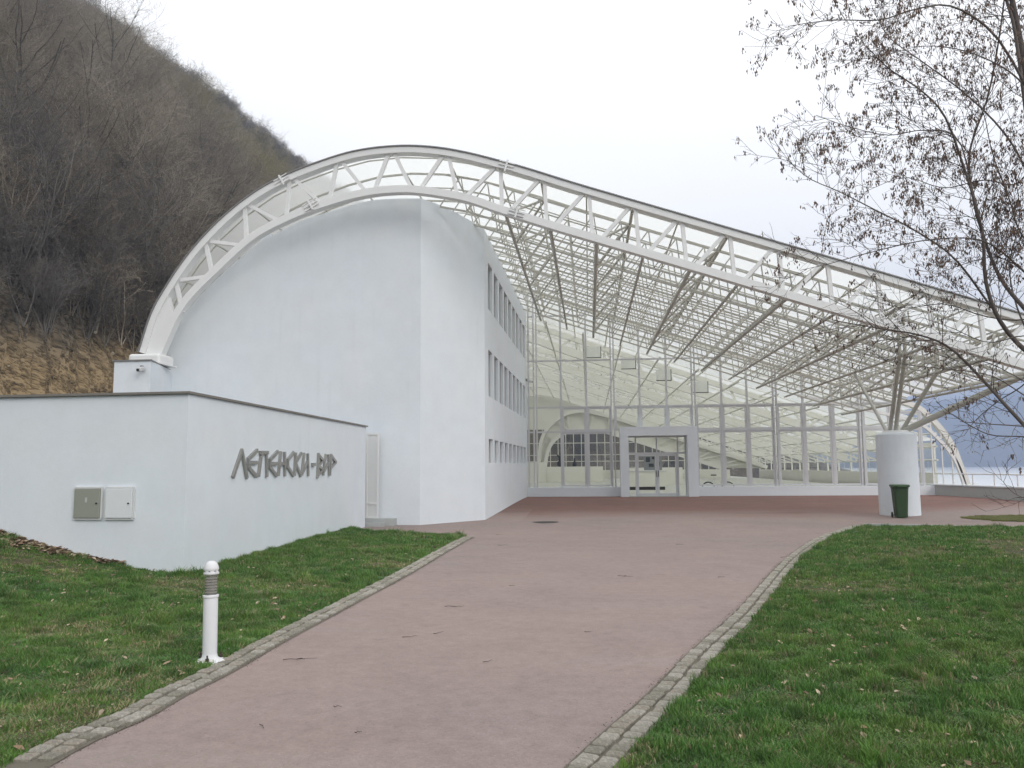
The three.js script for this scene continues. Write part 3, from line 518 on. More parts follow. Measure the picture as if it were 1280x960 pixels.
// ---- glass front
const gF = groundY(DF);
const xF = (u, v = 560) => atD(u, v, DF).x, yF = (v, u = 740) => atD(u, v, DF).y;
const yAt = (pl, x) => { let y = 0; for (let i = 0; i < pl.length - 1; i++) if (pl[i][0] <= x && pl[i + 1][0] > x) y = lerp(pl[i][1], pl[i + 1][1], (x - pl[i][0]) / (pl[i + 1][0] - pl[i][0])); return y; };
{
  const f = thing('glass_front', 'tall glazed front wall of the hall with grey mullions under the canopy', 'facade');
  const xL = -2.85, R1 = yF(609), R2 = yF(539.5), R3 = yF(508.5), R4 = yF(450), pL = xF(775), pR = xF(869.5);
  const cols = [xL, xF(669.5), xF(702), xF(734), xF(767), xF(801), xF(835), xF(869), xF(904), xF(936), xF(971), xF(1006), xF(1042), xF(1078), xF(1115), xF(1153)];
  const roofY = (x) => yAt(HTOP, x) - 0.25, z = -DF - 0.05;
  const add = (name, x0, x1, y0, y1, t = 0.06, m = M.frame) => box(name, f, m, x0, x1, y0, y1, z - t / 2, z + t / 2);
  const inPortal = (x) => x > pL - 0.05 && x < pR + 0.05;
  add('sill_wall', xL, pL, gF - 0.3, R1, 0.3, M.plaster); add('sill_wall', pR, 17.6, gF - 0.3, R1, 0.3, M.plaster);
  cols.forEach((x, i) => {
    if (i === 0) { add('mullion', x + 0.02, x + 0.10, R1, roofY(x)); return; }
    const post = [1, 4, 7, 10, 13].includes(i), y0 = inPortal(x) ? R2 + 0.02 : R1;
    if (post) { add('post', x - 0.10, x - 0.04, y0, roofY(x), 0.16); add('post', x + 0.04, x + 0.10, y0, roofY(x), 0.16); }
    else add('mullion', x - 0.045, x + 0.045, y0, roofY(x), 0.10);
  });
  const rows = [[R1, R2], [R2, R3], [R3, R4]];
  for (let i = 0; i < cols.length - 1; i++) {
    const a = cols[i] + (i === 0 ? 0.1 : [1, 4, 7, 10, 13].includes(i) ? 0.10 : 0.045), b = cols[i + 1] - ([1, 4, 7, 10, 13].includes(i + 1) ? 0.10 : 0.045), mid = (a + b) / 2, top = roofY(b);
    const rr = [...rows]; let last = R4; while (last < top - 0.3) { rr.push([last, Math.min(top - 0.06, last + 2.15)]); last += 2.15; }
    rr.forEach(([y0, y1], k) => {
      if (inPortal(mid) && k === 0) return; if (y0 > top - 0.2) return; y1 = Math.min(y1, top - 0.04);
      const sash = (k < 2 && i >= 2) ? 0.075 : 0;   // opening lights have frames of their own
      if (k < 2 || y1 < top - 0.1) add('transom', a, b, y1 - 0.035, y1 + 0.035, k < 2 ? 0.11 : 0.09);
      const p = part('pane', BOX, M.glass, f); p.geometry = PLANE; p.position.set((a + b) / 2, (y0 + y1) / 2, z); p.scale.set(b - a - 2 * sash, y1 - y0 - 0.07 - 2 * sash, 1);
      if (sash) { const s = sub('sash', f), Y0 = y0 + 0.035, Y1 = y1 - 0.035; box('sash_rail', s, M.frame, a, b, Y0, Y0 + sash, z - 0.03, z + 0.035); box('sash_rail', s, M.frame, a, b, Y1 - sash, Y1, z - 0.03, z + 0.035); box('sash_stile', s, M.frame, a, a + sash, Y0 + sash, Y1 - sash, z - 0.03, z + 0.035); box('sash_stile', s, M.frame, b - sash, b, Y0 + sash, Y1 - sash, z - 0.03, z + 0.035); }
    });
  }
  // curved end on the right
  const ex = []; for (let x = cols[15]; x < 17.2; x += 0.42) ex.push(x);
  ex.forEach((x, i) => { if (i) add('end_mullion', x - 0.02, x + 0.02, R1, Math.max(R1 + 0.1, yAt(HTOP, x) - 0.2), 0.07, M.steel); const b = Math.min(x + 0.42, 17.2), top = Math.max(R1 + 0.12, yAt(HTOP, b - 0.05) - 0.2); const p = part('pane', PLANE, M.glass, f); p.position.set((x + b) / 2, (R1 + top) / 2, z); p.scale.set(b - x - 0.05, top - R1, 1); });
}
// ---- entrance portal
{
  const x0 = xF(774.5), x1 = xF(869.5), a0 = xF(784.5), a1 = xF(857), yT = yF(535), yI = yF(546), zf = -DF + 0.75, zb = -DF - 0.12, g = gF - 0.05;
  const p = thing('entrance_portal', 'square white portal framing the glass entrance doors of the hall', 'entrance');
  box('jamb', p, M.plaster, x0, a0, g, yT, zb, zf); box('jamb', p, M.plaster, a1, x1, g, yT, zb, zf); box('lintel', p, M.plaster, a0, a1, yI, yT, zb, zf);
  box('threshold', p, M.concrete, a0, a1, g, gF + 0.03, zb, zf - 0.05);
  const z = zb + 0.16, W = a1 - a0, t = (k) => a0 + W * k, yD = yF(567.5), y0 = gF + 0.03;
  const fr = (n, X0, X1, Y0, Y1, par = p) => box(n, par, M.frame, X0, X1, Y0, Y1, z - 0.04, z + 0.04), pane = (X0, X1, Y0, Y1, par = p) => { const m = part('pane', PLANE, M.glass, par); m.position.set((X0 + X1) / 2, (Y0 + Y1) / 2, z); m.scale.set(X1 - X0, Y1 - Y0, 1); };
  const posts = [0.0, 0.135, 0.86, 1.0].map(t);
  fr('frame_post', posts[0], posts[0] + 0.05, y0, yI); fr('frame_post', posts[3] - 0.05, posts[3], y0, yI); fr('frame_post', posts[1] - 0.03, posts[1] + 0.03, y0, yI); fr('frame_post', posts[2] - 0.03, posts[2] + 0.03, y0, yI); fr('frame_post', t(0.5) - 0.03, t(0.5) + 0.03, yD + 0.05, yI - 0.06);
  fr('frame_transom', posts[0] + 0.05, posts[3] - 0.05, yD - 0.03, yD + 0.05); fr('frame_head', posts[0] + 0.05, posts[3] - 0.05, yI - 0.06, yI);
  pane(posts[0] + 0.05, posts[1] - 0.03, yD + 0.05, yI - 0.06); pane(posts[2] + 0.03, posts[3] - 0.05, yD + 0.05, yI - 0.06); pane(posts[0] + 0.05, posts[1] - 0.03, y0 + 0.06, yD - 0.03); pane(posts[2] + 0.03, posts[3] - 0.05, y0 + 0.06, yD - 0.03); pane(posts[1] + 0.03, t(0.5) - 0.03, yD + 0.05, yI - 0.06); pane(t(0.5) + 0.03, posts[2] - 0.03, yD + 0.05, yI - 0.06);
  for (const [X0, X1, hx] of [[posts[1] + 0.035, t(0.5) - 0.005, 1], [t(0.5) + 0.005, posts[2] - 0.035, 0]]) {
    const leaf = sub('door_leaf', p); fr('stile', X0, X0 + 0.09, y0, yD - 0.035, leaf); fr('stile', X1 - 0.09, X1, y0, yD - 0.035, leaf); fr('rail', X0 + 0.09, X1 - 0.09, y0, y0 + 0.11, leaf); fr('rail', X0 + 0.09, X1 - 0.09, yD - 0.125, yD - 0.035, leaf); pane(X0 + 0.09, X1 - 0.09, y0 + 0.11, yD - 0.125, leaf);
    const h = bar('handle', leaf, M.black, V(hx ? X1 - 0.045 : X0 + 0.045, y0 + 0.85, z + 0.09), V(hx ? X1 - 0.045 : X0 + 0.045, y0 + 1.15, z + 0.09), 0.014, 0.014, CYL6);
  }
}
// ---- hall interior: floor, far glazed end wall, inner arch, galleries, furniture
structure('hall_floor', sheetXD(-12.5, 17.4, DF + 0.2, 112, 2, 2, () => gF + 0.01), std({ color: lin(0.55, 0.53, 0.46), roughness: 0.6, map: tiled(TPLASTER, 0.2) }));
{
  const w = thing('hall_end_wall', 'far end wall of the hall with a grid of tall glass panes', 'wall');
  const z = DE, out = thin(RTOP, 4), yG = 5.6, base = (p) => [p[0], Math.min(p[1] - 0.02, Math.max(gF, yG - 0.10 * Math.max(0, p[0])))];
  part('gable', bandGeo(out.filter((p) => p[0] < 9), out.filter((p) => p[0] < 9).map(base), z, z + 0.2), M.cream, w);
  const g0 = -11, xs = []; for (let x = g0; x < 15.5; x += 0.85) xs.push(x);
  const topAt = (x) => Math.min(yG - 0.10 * Math.max(0, x), yAt(RTOP, x) - 0.3), ys = [gF + 0.9, gF + 1.9, gF + 2.6, gF + 3.9];
  for (const x of xs) box('mullion', w, M.hallSteel, x - 0.04, x + 0.04, gF + 0.9, topAt(x), -z - 0.12, -z - 0.02);
  for (const y of ys) box('transom', w, M.hallSteel, g0, y < 3 ? 14 : 9, y - 0.035, y + 0.035, -z - 0.11, -z - 0.03);
  for (let i = 0; i < xs.length - 1; i++) { const p = part('pane', PLANE, M.glass, w), t = topAt(xs[i] + 0.85); p.position.set(xs[i] + 0.425, (t + gF + 0.9) / 2, -z - 0.07); p.scale.set(0.77, t - gF - 0.9, 1); }
  box('sill_wall', w, M.cream, g0, 15, gF, gF + 0.9, -z - 0.2, -z);
}
{ // river side of the hall
  const w = thing('hall_side_wall', 'glazed side wall of the hall towards the river', 'wall'), x = XR - 0.15, yT = yAt(RTOP, XR - 0.3) - 0.3, d0 = XR / 0.413;
  box('sill_wall', w, M.cream, x - 0.1, x + 0.1, gF - 0.2, gF + 0.9, -DE, -d0); box('eave_beam', w, M.hallSteel, x - 0.1, x + 0.1, yT - 0.2, yT + 0.1, -DE, -d0);
  const n = 16; for (let k = 0; k <= n; k++) { const d = lerp(d0, DE, k / n); box('mullion', w, M.hallSteel, x - 0.05, x + 0.05, gF + 0.9, yT - 0.2, -d - 0.05, -d + 0.05); if (k < n) { const m = part('pane', PLANE, M.glass, w), e = (DE - d0) / n; m.position.set(x, (gF + 0.9 + yT - 0.2) / 2, -d - e / 2); m.rotation.y = Math.PI / 2; m.scale.set(e - 0.1, yT - gF - 1.1, 1); } }
}
{ // lighter arch standing in front of the end wall
  const a = thing('inner_arch', 'white lattice arch inside the hall before the far glazing', 'arch'), d = DE - 6;
  const o = fine(xy([[671, 592], [672, 569], [675.5, 547], [685, 531], [703, 517], [723, 511.5], [745, 514], [870, 553], [960, 582]], d), 60), i2 = fine(xy([[683, 592], [684.5, 575], [690, 557], [703, 545], [723, 537], [745, 539], [860, 574], [905, 588]], d), 60);
  part('outer_rib', chordGeo(o, 0.35, d, d + 0.5), M.hallSteel, a); part('inner_rib', bandGeo(shift(i2, 0.35), i2, d, d + 0.5), M.hallSteel, a);
  for (let k = 1; k < 59; k += 3) bar('web_bar', a, M.hallSteel, P3(o[k], d + 0.25), P3(i2[Math.min(60, k + (k % 2 ? 2 : -1))], d + 0.25), 0.12);
  part('web_panel', bandGeo(shift(o, -0.3), shift(i2, 0.3), d + 0.52, d + 0.6), M.cream, a);
}
{
  const wl = (label, x0, x1, d0, d1, h) => { const m = single('gallery_wall', BOX, M.cream, label, 'wall', undefined); m.position.set((x0 + x1) / 2, gF + h / 2, -(d0 + d1) / 2); m.scale.set(x1 - x0, h, d1 - d0); };
  wl('low cream parapet wall inside the hall, left of the doors', -6, 1.2, 70, 70.25, 1.35);
  wl('taller cream wall block at the foot of the inner arch', -9, -3.75, 69, 69.3, 1.75);
  wl('low cream wall running behind the entrance doors', 2.2, 6.6, 58, 58.3, 1.25);
  const t = thing('reception_counter', 'cream reception counter with dark base behind the left door leaf', 'counter', [3.05, gF + 0.012, -47]);
  box('counter_body', t, M.cream, -0.85, 1.3, 0.18, 1.05, -0.35, 0.35); box('plinth', t, M.black, -0.8, 1.25, 0, 0.18, -0.3, 0.3); box('counter_top', t, M.frame, -0.9, 1.35, 1.05, 1.10, -0.4, 0.4);
  const nb = thing('notice_board', 'grey notice board with dark pictures standing behind the counter', 'board', [3.9, gF + 0.012, -50]);
  box('panel', nb, std({ color: lin(0.22, 0.23, 0.23), roughness: 0.7 }), -0.55, 0.55, 1.1, 2.1, -0.03, 0.03); for (const x of [-0.45, 0.45]) box('leg', nb, M.frame, x - 0.03, x + 0.03, 0, 1.1, -0.03, 0.03);
  for (const [x, y, w, h] of [[-0.3, 1.75, 0.25, 0.3], [0.05, 1.85, 0.2, 0.15], [0.3, 1.5, 0.22, 0.3], [-0.1, 1.4, 0.3, 0.2]]) box('picture', nb, M.black, x - w / 2, x + w / 2, y - h / 2, y + h / 2, 0.032, 0.045);
  for (const [x, d, s, lab] of [[-2.55, 70.12, 1, 'small dark potted plant on the cream parapet near the inner arch'], [-1.25, 70.12, 0.85, 'dark round vase standing on the cream parapet wall']]) {
    const v = thing('vase', lab, 'vase', [x, gF + 1.35, -d]); part('vase_body', new THREE.LatheGeometry([[0.001, 0], [0.13, 0.01], [0.2, 0.16], [0.16, 0.34], [0.08, 0.42], [0.1, 0.47]].map(([r, y]) => new THREE.Vector2(r * s * 1.2, y * s * 1.2)), 10), M.black, v);
    if (s === 1) { const so = new Soup(), r = rng(8); for (let k = 0; k < 26; k++) { const an = r() * 6.28, q = 0.15 + 0.3 * r(), hh = 0.7 + 0.6 * r(); so.add(tubeGeo([V(0, 0.5, 0), V(Math.cos(an) * q * 0.5, hh * 0.85, Math.sin(an) * q * 0.5), V(Math.cos(an) * q, hh, Math.sin(an) * q)], [0.012, 0.03, 0.004], 3)); } part('foliage', so.geo, std({ color: lin(0.02, 0.03, 0.015), roughness: 0.8, side: THREE.DoubleSide }), v); } else part('vase_neck', new THREE.CylinderGeometry(0.05, 0.08, 0.3, 8).translate(0, 0.62, 0), M.black, v);
  }
}
{ // bicycle leaning just inside the glass
  const b = thing('bicycle', 'small black and white bicycle parked behind the sill wall of the glass front', 'bicycle', [xF(897, 600), gF + 0.012, -DF - 1.0]);
  const steel = std({ color: lin(0.7, 0.7, 0.68), roughness: 0.35 }), R = 0.31;
  for (const x of [-0.28, 0.62]) { const w = sub('wheel', b); w.position.set(x, R, 0); part('tyre', new THREE.TorusGeometry(R - 0.025, 0.025, 8, 28), M.black, w); part('rim', new THREE.TorusGeometry(R - 0.06, 0.012, 6, 28), steel, w); for (let k = 0; k < 8; k++) bar('spoke', w, steel, V(0, 0, 0), V(Math.cos(k * 0.785) * (R - 0.06), Math.sin(k * 0.785) * (R - 0.06), 0), 0.004, 0.004, CYL6); part('hub', new THREE.CylinderGeometry(0.03, 0.03, 0.08, 8).rotateX(Math.PI / 2), M.black, w); }
  const P = { bb: V(0.12, 0.3, 0), st: V(0.0, 0.78, 0), hd: V(0.46, 0.82, 0), r: V(-0.28, R, 0), f: V(0.62, R, 0) };
  for (const [p, q] of [['bb', 'st'], ['bb', 'hd'], ['st', 'hd'], ['r', 'st'], ['r', 'bb'], ['hd', 'f']]) bar('frame_tube', b, steel, P[p], P[q], 0.018, 0.018, CYL6);
  part('saddle', new RoundedBoxGeometry(0.26, 0.06, 0.14, 2, 0.025).translate(-0.02, 0.92, 0), M.black, b); bar('seat_post', b, steel, P.st, V(-0.02, 0.9, 0), 0.014, 0.014, CYL6);
  bar('handlebar', b, M.black, V(0.43, 1.0, -0.28), V(0.43, 1.0, 0.28), 0.014, 0.014, CYL6); bar('stem', b, steel, P.hd, V(0.43, 1.0, 0), 0.016, 0.016, CYL6); bar('crank', b, M.black, V(0.12, 0.18, 0.07), V(0.12, 0.42, 0.07), 0.012, 0.012, CYL6);
}
{ // small panels hung from the lattice inside the glass
  const list = [[742, 440.5], [785.5, 454.5], [829.5, 469], [875.5, 484]], d = DF + 4.5;
  const pm = std({ color: lin(0.72, 0.74, 0.70), roughness: 0.6 }), dk = std({ color: lin(0.10, 0.11, 0.10), roughness: 0.6 });
  list.forEach(([u, v]) => { const p = atD(u, v, d), g = thing('hanging_panel', 'small pale square panel with dark edges hung under the hall roof', 'panel', [p.x, p.y, p.z], 'panels hung in a row behind the glass front');
    box('board', g, pm, -0.38, 0.36, -0.26, 0.30, -0.03, 0.03); box('edge_strip', g, dk, 0.36, 0.40, -0.30, 0.30, -0.035, 0.035); box('edge_strip', g, dk, -0.38, 0.36, -0.30, -0.26, -0.035, 0.035);
    const top = yAt(RTOP, p.x) - p.y - 0.1; for (const x of [-0.3, 0.3]) bar('hanger_rod', g, M.hallSteel, V(x, 0.3, 0), V(x, top, 0), 0.012, 0.012, CYL6); });
}
// ------------------------------------------------------------------ museum block under the arch
const DW = 22.05;
const C1 = V(-4.69, 0, -DW), C2 = V(-3.1, 0, -23.9), C3 = V(-2.87, 0, -DF + 0.02);
{
  const b = thing('museum_block', 'tall white rendered block with rounded top under the arched roof', 'building');
  const topW = xy([[207.5, 447], [222.5, 406], [241, 380.5], [272, 348], [307, 317.5], [322, 304.5], [349, 290], [374, 277], [418, 263], [459, 251.5], [490, 248.5], [527, 248]], DW);
  const s = new THREE.Shape(), x0 = topW[0][0]; const tf = fine(topW, 50).filter((p) => p[0] < C1.x - 0.01); s.moveTo(x0 - C1.x, -0.4); s.lineTo(0, -0.4); s.lineTo(0, topW[topW.length - 1][1]); for (const p of tf.reverse()) s.lineTo(p[0] - C1.x, p[1]); s.closePath();
  part('front_wall', wallGeo(s, C1, V(0, 0, -DW), 0.35), M.plaster, b);
  const yTop = topW[topW.length - 1][1], ySide = onPlane(606, 286, C2, V(0, 0, 1)).y;
  { // splayed corner with a top that steps down gently towards the side
    const L = C1.distanceTo(C2), q = new THREE.Shape(); q.moveTo(0, -0.4); q.lineTo(L, -0.4); q.lineTo(L, ySide); for (let k = 1; k <= 8; k++) q.lineTo(L * (1 - k / 8), lerp(ySide, yTop, Math.sin(k / 8 * Math.PI / 2))); q.closePath();
    part('corner_wall', wallGeo(q, C1, C2, 0.3), M.plaster, b);
  }
  const L = C2.distanceTo(C3), w = rectShape(0, L, -0.4, ySide), rowsY = [[6.56, 8.06], [3.79, 5.26], [1.72, 2.46]], gl = [];
  for (const [y0, y1] of rowsY) for (let k = 0; k < 9; k++) { const a = 0.8 + 1.385 * k, h = new THREE.Path(); h.moveTo(a, y0); h.lineTo(a, y1); h.lineTo(a + 0.98, y1); h.lineTo(a + 0.98, y0); h.closePath(); w.holes.push(h); gl.push([a, y0, y1]); }
  part('side_wall', wallGeo(w, C2, C3, 0.3), M.plaster, b);
  const dir = C3.clone().sub(C2).normalize(), inn = V(dir.z, 0, -dir.x); if (inn.x > 0) inn.negate();
  for (const [a, y0, y1] of gl) { const win = sub('window', b); const c = C2.clone().addScaledVector(dir, a + 0.49).addScaledVector(inn, 0.105).setY((y0 + y1) / 2); const p = part('pane', PLANE, M.glass, win); p.position.copy(c); p.scale.set(0.98, y1 - y0, 1); p.rotation.y = Math.atan2(dir.x, dir.z) + Math.PI / 2; const st = part('window_frame', BOX, M.frame, win); st.position.copy(c).addScaledVector(dir, 0.475).addScaledVector(inn, -0.018); st.scale.set(0.03, y1 - y0, 0.03); st.rotation.y = p.rotation.y - Math.PI / 2; }
  // flat roof behind the parapet line and the back
  part('roof_slab', bandGeo([[-9.5, ySide - 0.3], [-3.2, ySide - 0.3]], [[-9.5, ySide - 0.6], [-3.2, ySide - 0.6]], 24.2, DF), M.concrete, b);
  part('back_wall', bandGeo([[-9.4, ySide - 0.35], [-3.3, ySide - 0.35]], [[-9.4, -0.3], [-3.3, -0.3]], DF - 0.3, DF - 0.02), M.plaster, b);
  part('left_wall', bandGeo([[-9.6, ySide - 0.35], [-9.3, ySide - 0.35]], [[-9.6, -0.3], [-9.3, -0.3]], DW + 0.4, DF - 0.3), M.plaster, b);
}
{ // abutment that carries the arch foot
  const D = 19.9, a = atD(143, 452, D), c = atD(188.5, 452, D), top = a.y, xr = atD(212, 458, DW).x;
  const s = new THREE.Shape(); s.moveTo(a.x, D); s.lineTo(c.x, D); s.lineTo(xr, DW + 0.3); s.lineTo(a.x, DW + 0.3); s.closePath();
  const g = new THREE.ExtrudeGeometry(s, { depth: top + 0.3, bevelEnabled: false }).rotateX(-Math.PI / 2).translate(0, -0.3, 0);
  const ab = thing('abutment', 'white block carrying the foot of the roof arch beside the hill', 'abutment'); part('block', g, M.plaster, ab);
  const s2 = new THREE.Shape(); s2.moveTo(a.x - 0.04, D - 0.04); s2.lineTo(c.x + 0.04, D - 0.04); s2.lineTo(xr + 0.04, DW - 0.01); s2.lineTo(a.x - 0.04, DW - 0.01); s2.closePath(); part('coping', new THREE.ExtrudeGeometry(s2, { depth: 0.035, bevelEnabled: false }).rotateX(-Math.PI / 2).translate(0, top + 0.002, 0), M.flash, ab);
  const p = atD(187, 446, D0), pad = thing('bearing_pad', 'white rounded bearing pad under the foot of the arch truss', 'bearing', [p.x, top + 0.037, -D0 - 0.1]); part('pad_body', new RoundedBoxGeometry(0.92, 0.3, 0.8, 3, 0.08).translate(0, 0.15, 0), M.steel, pad); part('base_plate', new THREE.BoxGeometry(1.05, 0.03, 0.9).translate(0, 0.015, 0), M.steel, pad);
  const grey = std({ color: lin(0.25, 0.25, 0.26), roughness: 0.5 }), pale = std({ color: lin(0.55, 0.55, 0.55), roughness: 0.4 });
  const camera2 = (pos, turn, label) => { const cam = thing('security_camera', label, 'camera', pos, undefined, turn); part('bracket', new THREE.BoxGeometry(0.06, 0.12, 0.08).translate(0, 0.02, 0.04), grey, cam); part('housing', new RoundedBoxGeometry(0.12, 0.11, 0.26, 2, 0.03).rotateX(0.25).translate(0.04, -0.03, 0.17), pale, cam); part('lens', new THREE.CylinderGeometry(0.035, 0.035, 0.03, 12).rotateX(Math.PI / 2 + 0.25).translate(0.04, -0.065, 0.30), M.black, cam); };
  const q = atD(178.5, 461, D); camera2([q.x, q.y, q.z], 0, 'small grey security camera fixed to the arch abutment');
  const q2 = atD(659, 475.5, DF - 0.5); camera2([-2.875, q2.y, -DF + 0.5], Math.PI / 2, 'small grey security camera on the block wall by the glass front');
}
// ------------------------------------------------------------------ low white building with the sign
{
  const b = thing('sign_building', 'low white rendered building with dark roof edge carrying the sign', 'building');
  const foot = [H0, H1, H3, H2].map((p) => p.clone()), sh = new THREE.Shape(); foot.forEach((p, i) => i ? sh.lineTo(p.x, -p.z) : sh.moveTo(p.x, -p.z)); sh.closePath();
  const walls = new THREE.ExtrudeGeometry(sh, { depth: HUT_TOP + 0.5, bevelEnabled: false }).rotateX(-Math.PI / 2).translate(0, -0.5, 0);
  const uvp = walls.attributes.position, uva = []; for (let i = 0; i < uvp.count; i++) uva.push(uvp.getX(i) + uvp.getZ(i), uvp.getY(i)); walls.setAttribute('uv', new THREE.Float32BufferAttribute(uva, 2));
  part('wall', walls, M.plaster, b);
  const cen = H0.clone().add(H3).multiplyScalar(0.5), cs = new THREE.Shape(); foot.forEach((p, i) => { const q = p.clone().sub(cen); const L = q.length(); q.multiplyScalar((L + 0.07) / L).add(cen); i ? cs.lineTo(q.x, -q.z) : cs.moveTo(q.x, -q.z); }); cs.closePath();
  part('roof_coping', new THREE.ExtrudeGeometry(cs, { depth: 0.035, bevelEnabled: false }).rotateX(-Math.PI / 2).translate(0, HUT_TOP + 0.003, 0), std({ color: lin(0.20, 0.185, 0.165), roughness: 0.55 }), b);
}
const signN = V(-(H1.z - H0.z), 0, H1.x - H0.x).normalize(); if (signN.z < 0 && signN.x < 0) signN.negate();
{
  if (signN.dot(V(0, 0, 0).sub(H0)) < 0) signN.negate();
  const sign = thing('wall_sign', 'raised grey angular letters spelling the site name on the white wall', 'sign');
  const metal = std({ color: lin(0.36, 0.355, 0.33), roughness: 0.32, metalness: 0.7, bumpMap: tiled(TFINE, 2), bumpScale: 0.002 });
  const plane = H0.clone().addScaledVector(signN, 0.024), at = (x, y) => onPlane(280 + x / 8, 550 + y / 8, plane, signN);
  const letters = [
    ['letter_l', [[[92, 362], [178, 108]], [[178, 108], [228, 372]]]],
    ['letter_e', [[[328, 108], [243, 190], [243, 270], [318, 356]], [[252, 226], [325, 226]]]],
    ['letter_p', [[[345, 352], [376, 126]], [[362, 126], [436, 126]], [[424, 126], [430, 356]]]],
    ['letter_e', [[[532, 120], [458, 200], [458, 270], [522, 352]], [[468, 236], [526, 236]]]],
    ['letter_n', [[[566, 128], [544, 344]], [[606, 130], [608, 350]], [[556, 236], [607, 236]]]],
    ['letter_s', [[[692, 130], [638, 200], [638, 268], [690, 350]]]],
    ['letter_k', [[[716, 138], [706, 344]], [[770, 138], [715, 225]], [[715, 230], [766, 352]]]],
    ['letter_i', [[[800, 142], [778, 340]], [[838, 146], [842, 350]], [[788, 322], [836, 214]]]],
    ['dot', [[[882, 246], [906, 246]]]],
    ['letter_v', [[[944, 142], [934, 368]], [[944, 146], [990, 206], [944, 256], [988, 296], [936, 364]]]],
    ['letter_i', [[[1016, 154], [992, 340]], [[1044, 154], [1050, 344]], [[998, 318], [1044, 226]]]],
    ['letter_r', [[[1072, 152], [1060, 344]], [[1072, 154], [1118, 222], [1066, 282]]]],
  ];
  for (const [n, strokes] of letters) {
    const g = sub(n, sign);
    for (const st of strokes) for (let i = 0; i < st.length - 1; i++) { const a = at(...st[i]), c = at(...st[i + 1]), e = c.clone().sub(a).normalize().multiplyScalar(0.025); bar('stroke', g, metal, a.sub(e), c.add(e), n === 'dot' ? 0.07 : 0.066, 0.044 - 0.005 * i - 0.004 * strokes.indexOf(st), BOX, signN); }
  }
}
{ // meter cupboards on the left face
  const n = V(-(H2.z - H0.z), 0, H2.x - H0.x).normalize(); if (n.dot(V(0, 0, 0).sub(H0)) < 0) n.negate();
  const turn = Math.atan2(n.x, n.z);
  const cup = (u0, u1, v0, v1, col, label) => { const c = onPlane((u0 + u1) / 2, (v0 + v1) / 2, H0, n), a = onPlane(u0, v0, H0, n), d = onPlane(u1, v1, H0, n), w = Math.hypot(d.x - a.x, d.z - a.z), h = a.y - d.y; const g = thing('meter_cupboard', label, 'cupboard', [c.x + n.x * 0.002, c.y, c.z + n.z * 0.002], 'meter cupboards on the white wall', turn);
    const m = std({ color: col, roughness: 0.5, bumpMap: tiled(TFINE, 1), bumpScale: 0.001 }); part('door', new RoundedBoxGeometry(w - 0.03, h - 0.03, 0.05, 2, 0.008).translate(0, 0, 0.03), m, g);
    const fm = std({ color: lin(0.66, 0.67, 0.66), roughness: 0.5 }); for (const k of [-1, 1]) { box('frame_strip', g, fm, -w / 2, w / 2, k * h / 2 - 0.012, k * h / 2 + 0.012, 0, 0.035); box('frame_strip', g, fm, k * w / 2 - 0.012, k * w / 2 + 0.012, -h / 2 + 0.012, h / 2 - 0.012, 0, 0.035); }
    part('lock', new THREE.CylinderGeometry(0.012, 0.012, 0.02, 10).rotateX(Math.PI / 2).translate(w * 0.36, 0, 0.06), M.black, g);
    return g; };
  const c1 = cup(95, 127.5, 609.5, 648.5, lin(0.30, 0.31, 0.26), 'grey green metal meter cupboard set in the white wall');
  const mk = part('warning_mark', new THREE.BoxGeometry(0.03, 0.07, 0.004).translate(-0.01, 0.05, 0.058), std({ color: lin(0.5, 0.5, 0.48), roughness: 0.6 }), c1);
  cup(134, 167.5, 609.5, 648.5, lin(0.74, 0.76, 0.77), 'white metal meter cupboard beside the grey green one');
}
{ // narrow framed side gate between the sign building and the museum block
  const D = -atY(457, 658, 0).z + 0.15, a = atD(457.5, 541, D), c = atD(471, 541, D), yb = atD(464, 648, D).y;
  const g = thing('side_gate', 'narrow white framed gate with frosted panel beside the sign wall', 'gate', [a.x, yb, -D - 0.05]); const w = c.x - a.x + 0.05, h = a.y - yb;
  for (const x of [0, w - 0.05]) box('stile', g, M.steel, x, x + 0.05, 0, h, -0.03, 0.03); for (const y of [0, 0.16 * h, h - 0.06]) box('rail', g, M.steel, 0.05, w - 0.05, y, y + 0.05, -0.03, 0.03);
  const fr = new THREE.MeshPhysicalMaterial({ color: lin(0.72, 0.73, 0.72), roughness: 0.7 }); box('frosted_panel', g, fr, 0.05, w - 0.05, 0.16 * h + 0.05, h - 0.06, -0.01, 0.01); box('kick_panel', g, fr, 0.05, w - 0.05, 0.05, 0.16 * h, -0.01, 0.01);
  const st = thing('gate_step', 'pale concrete step below the narrow white gate', 'step', [a.x - 0.02, 0, -D]); box('upper_step', st, M.concrete, 0, w + 0.5, -0.1, yb - 0.004, -0.6, 0.12); box('lower_step', st, M.concrete, 0, w + 0.25, -0.1, yb * 0.5, 0.122, 0.36);
}
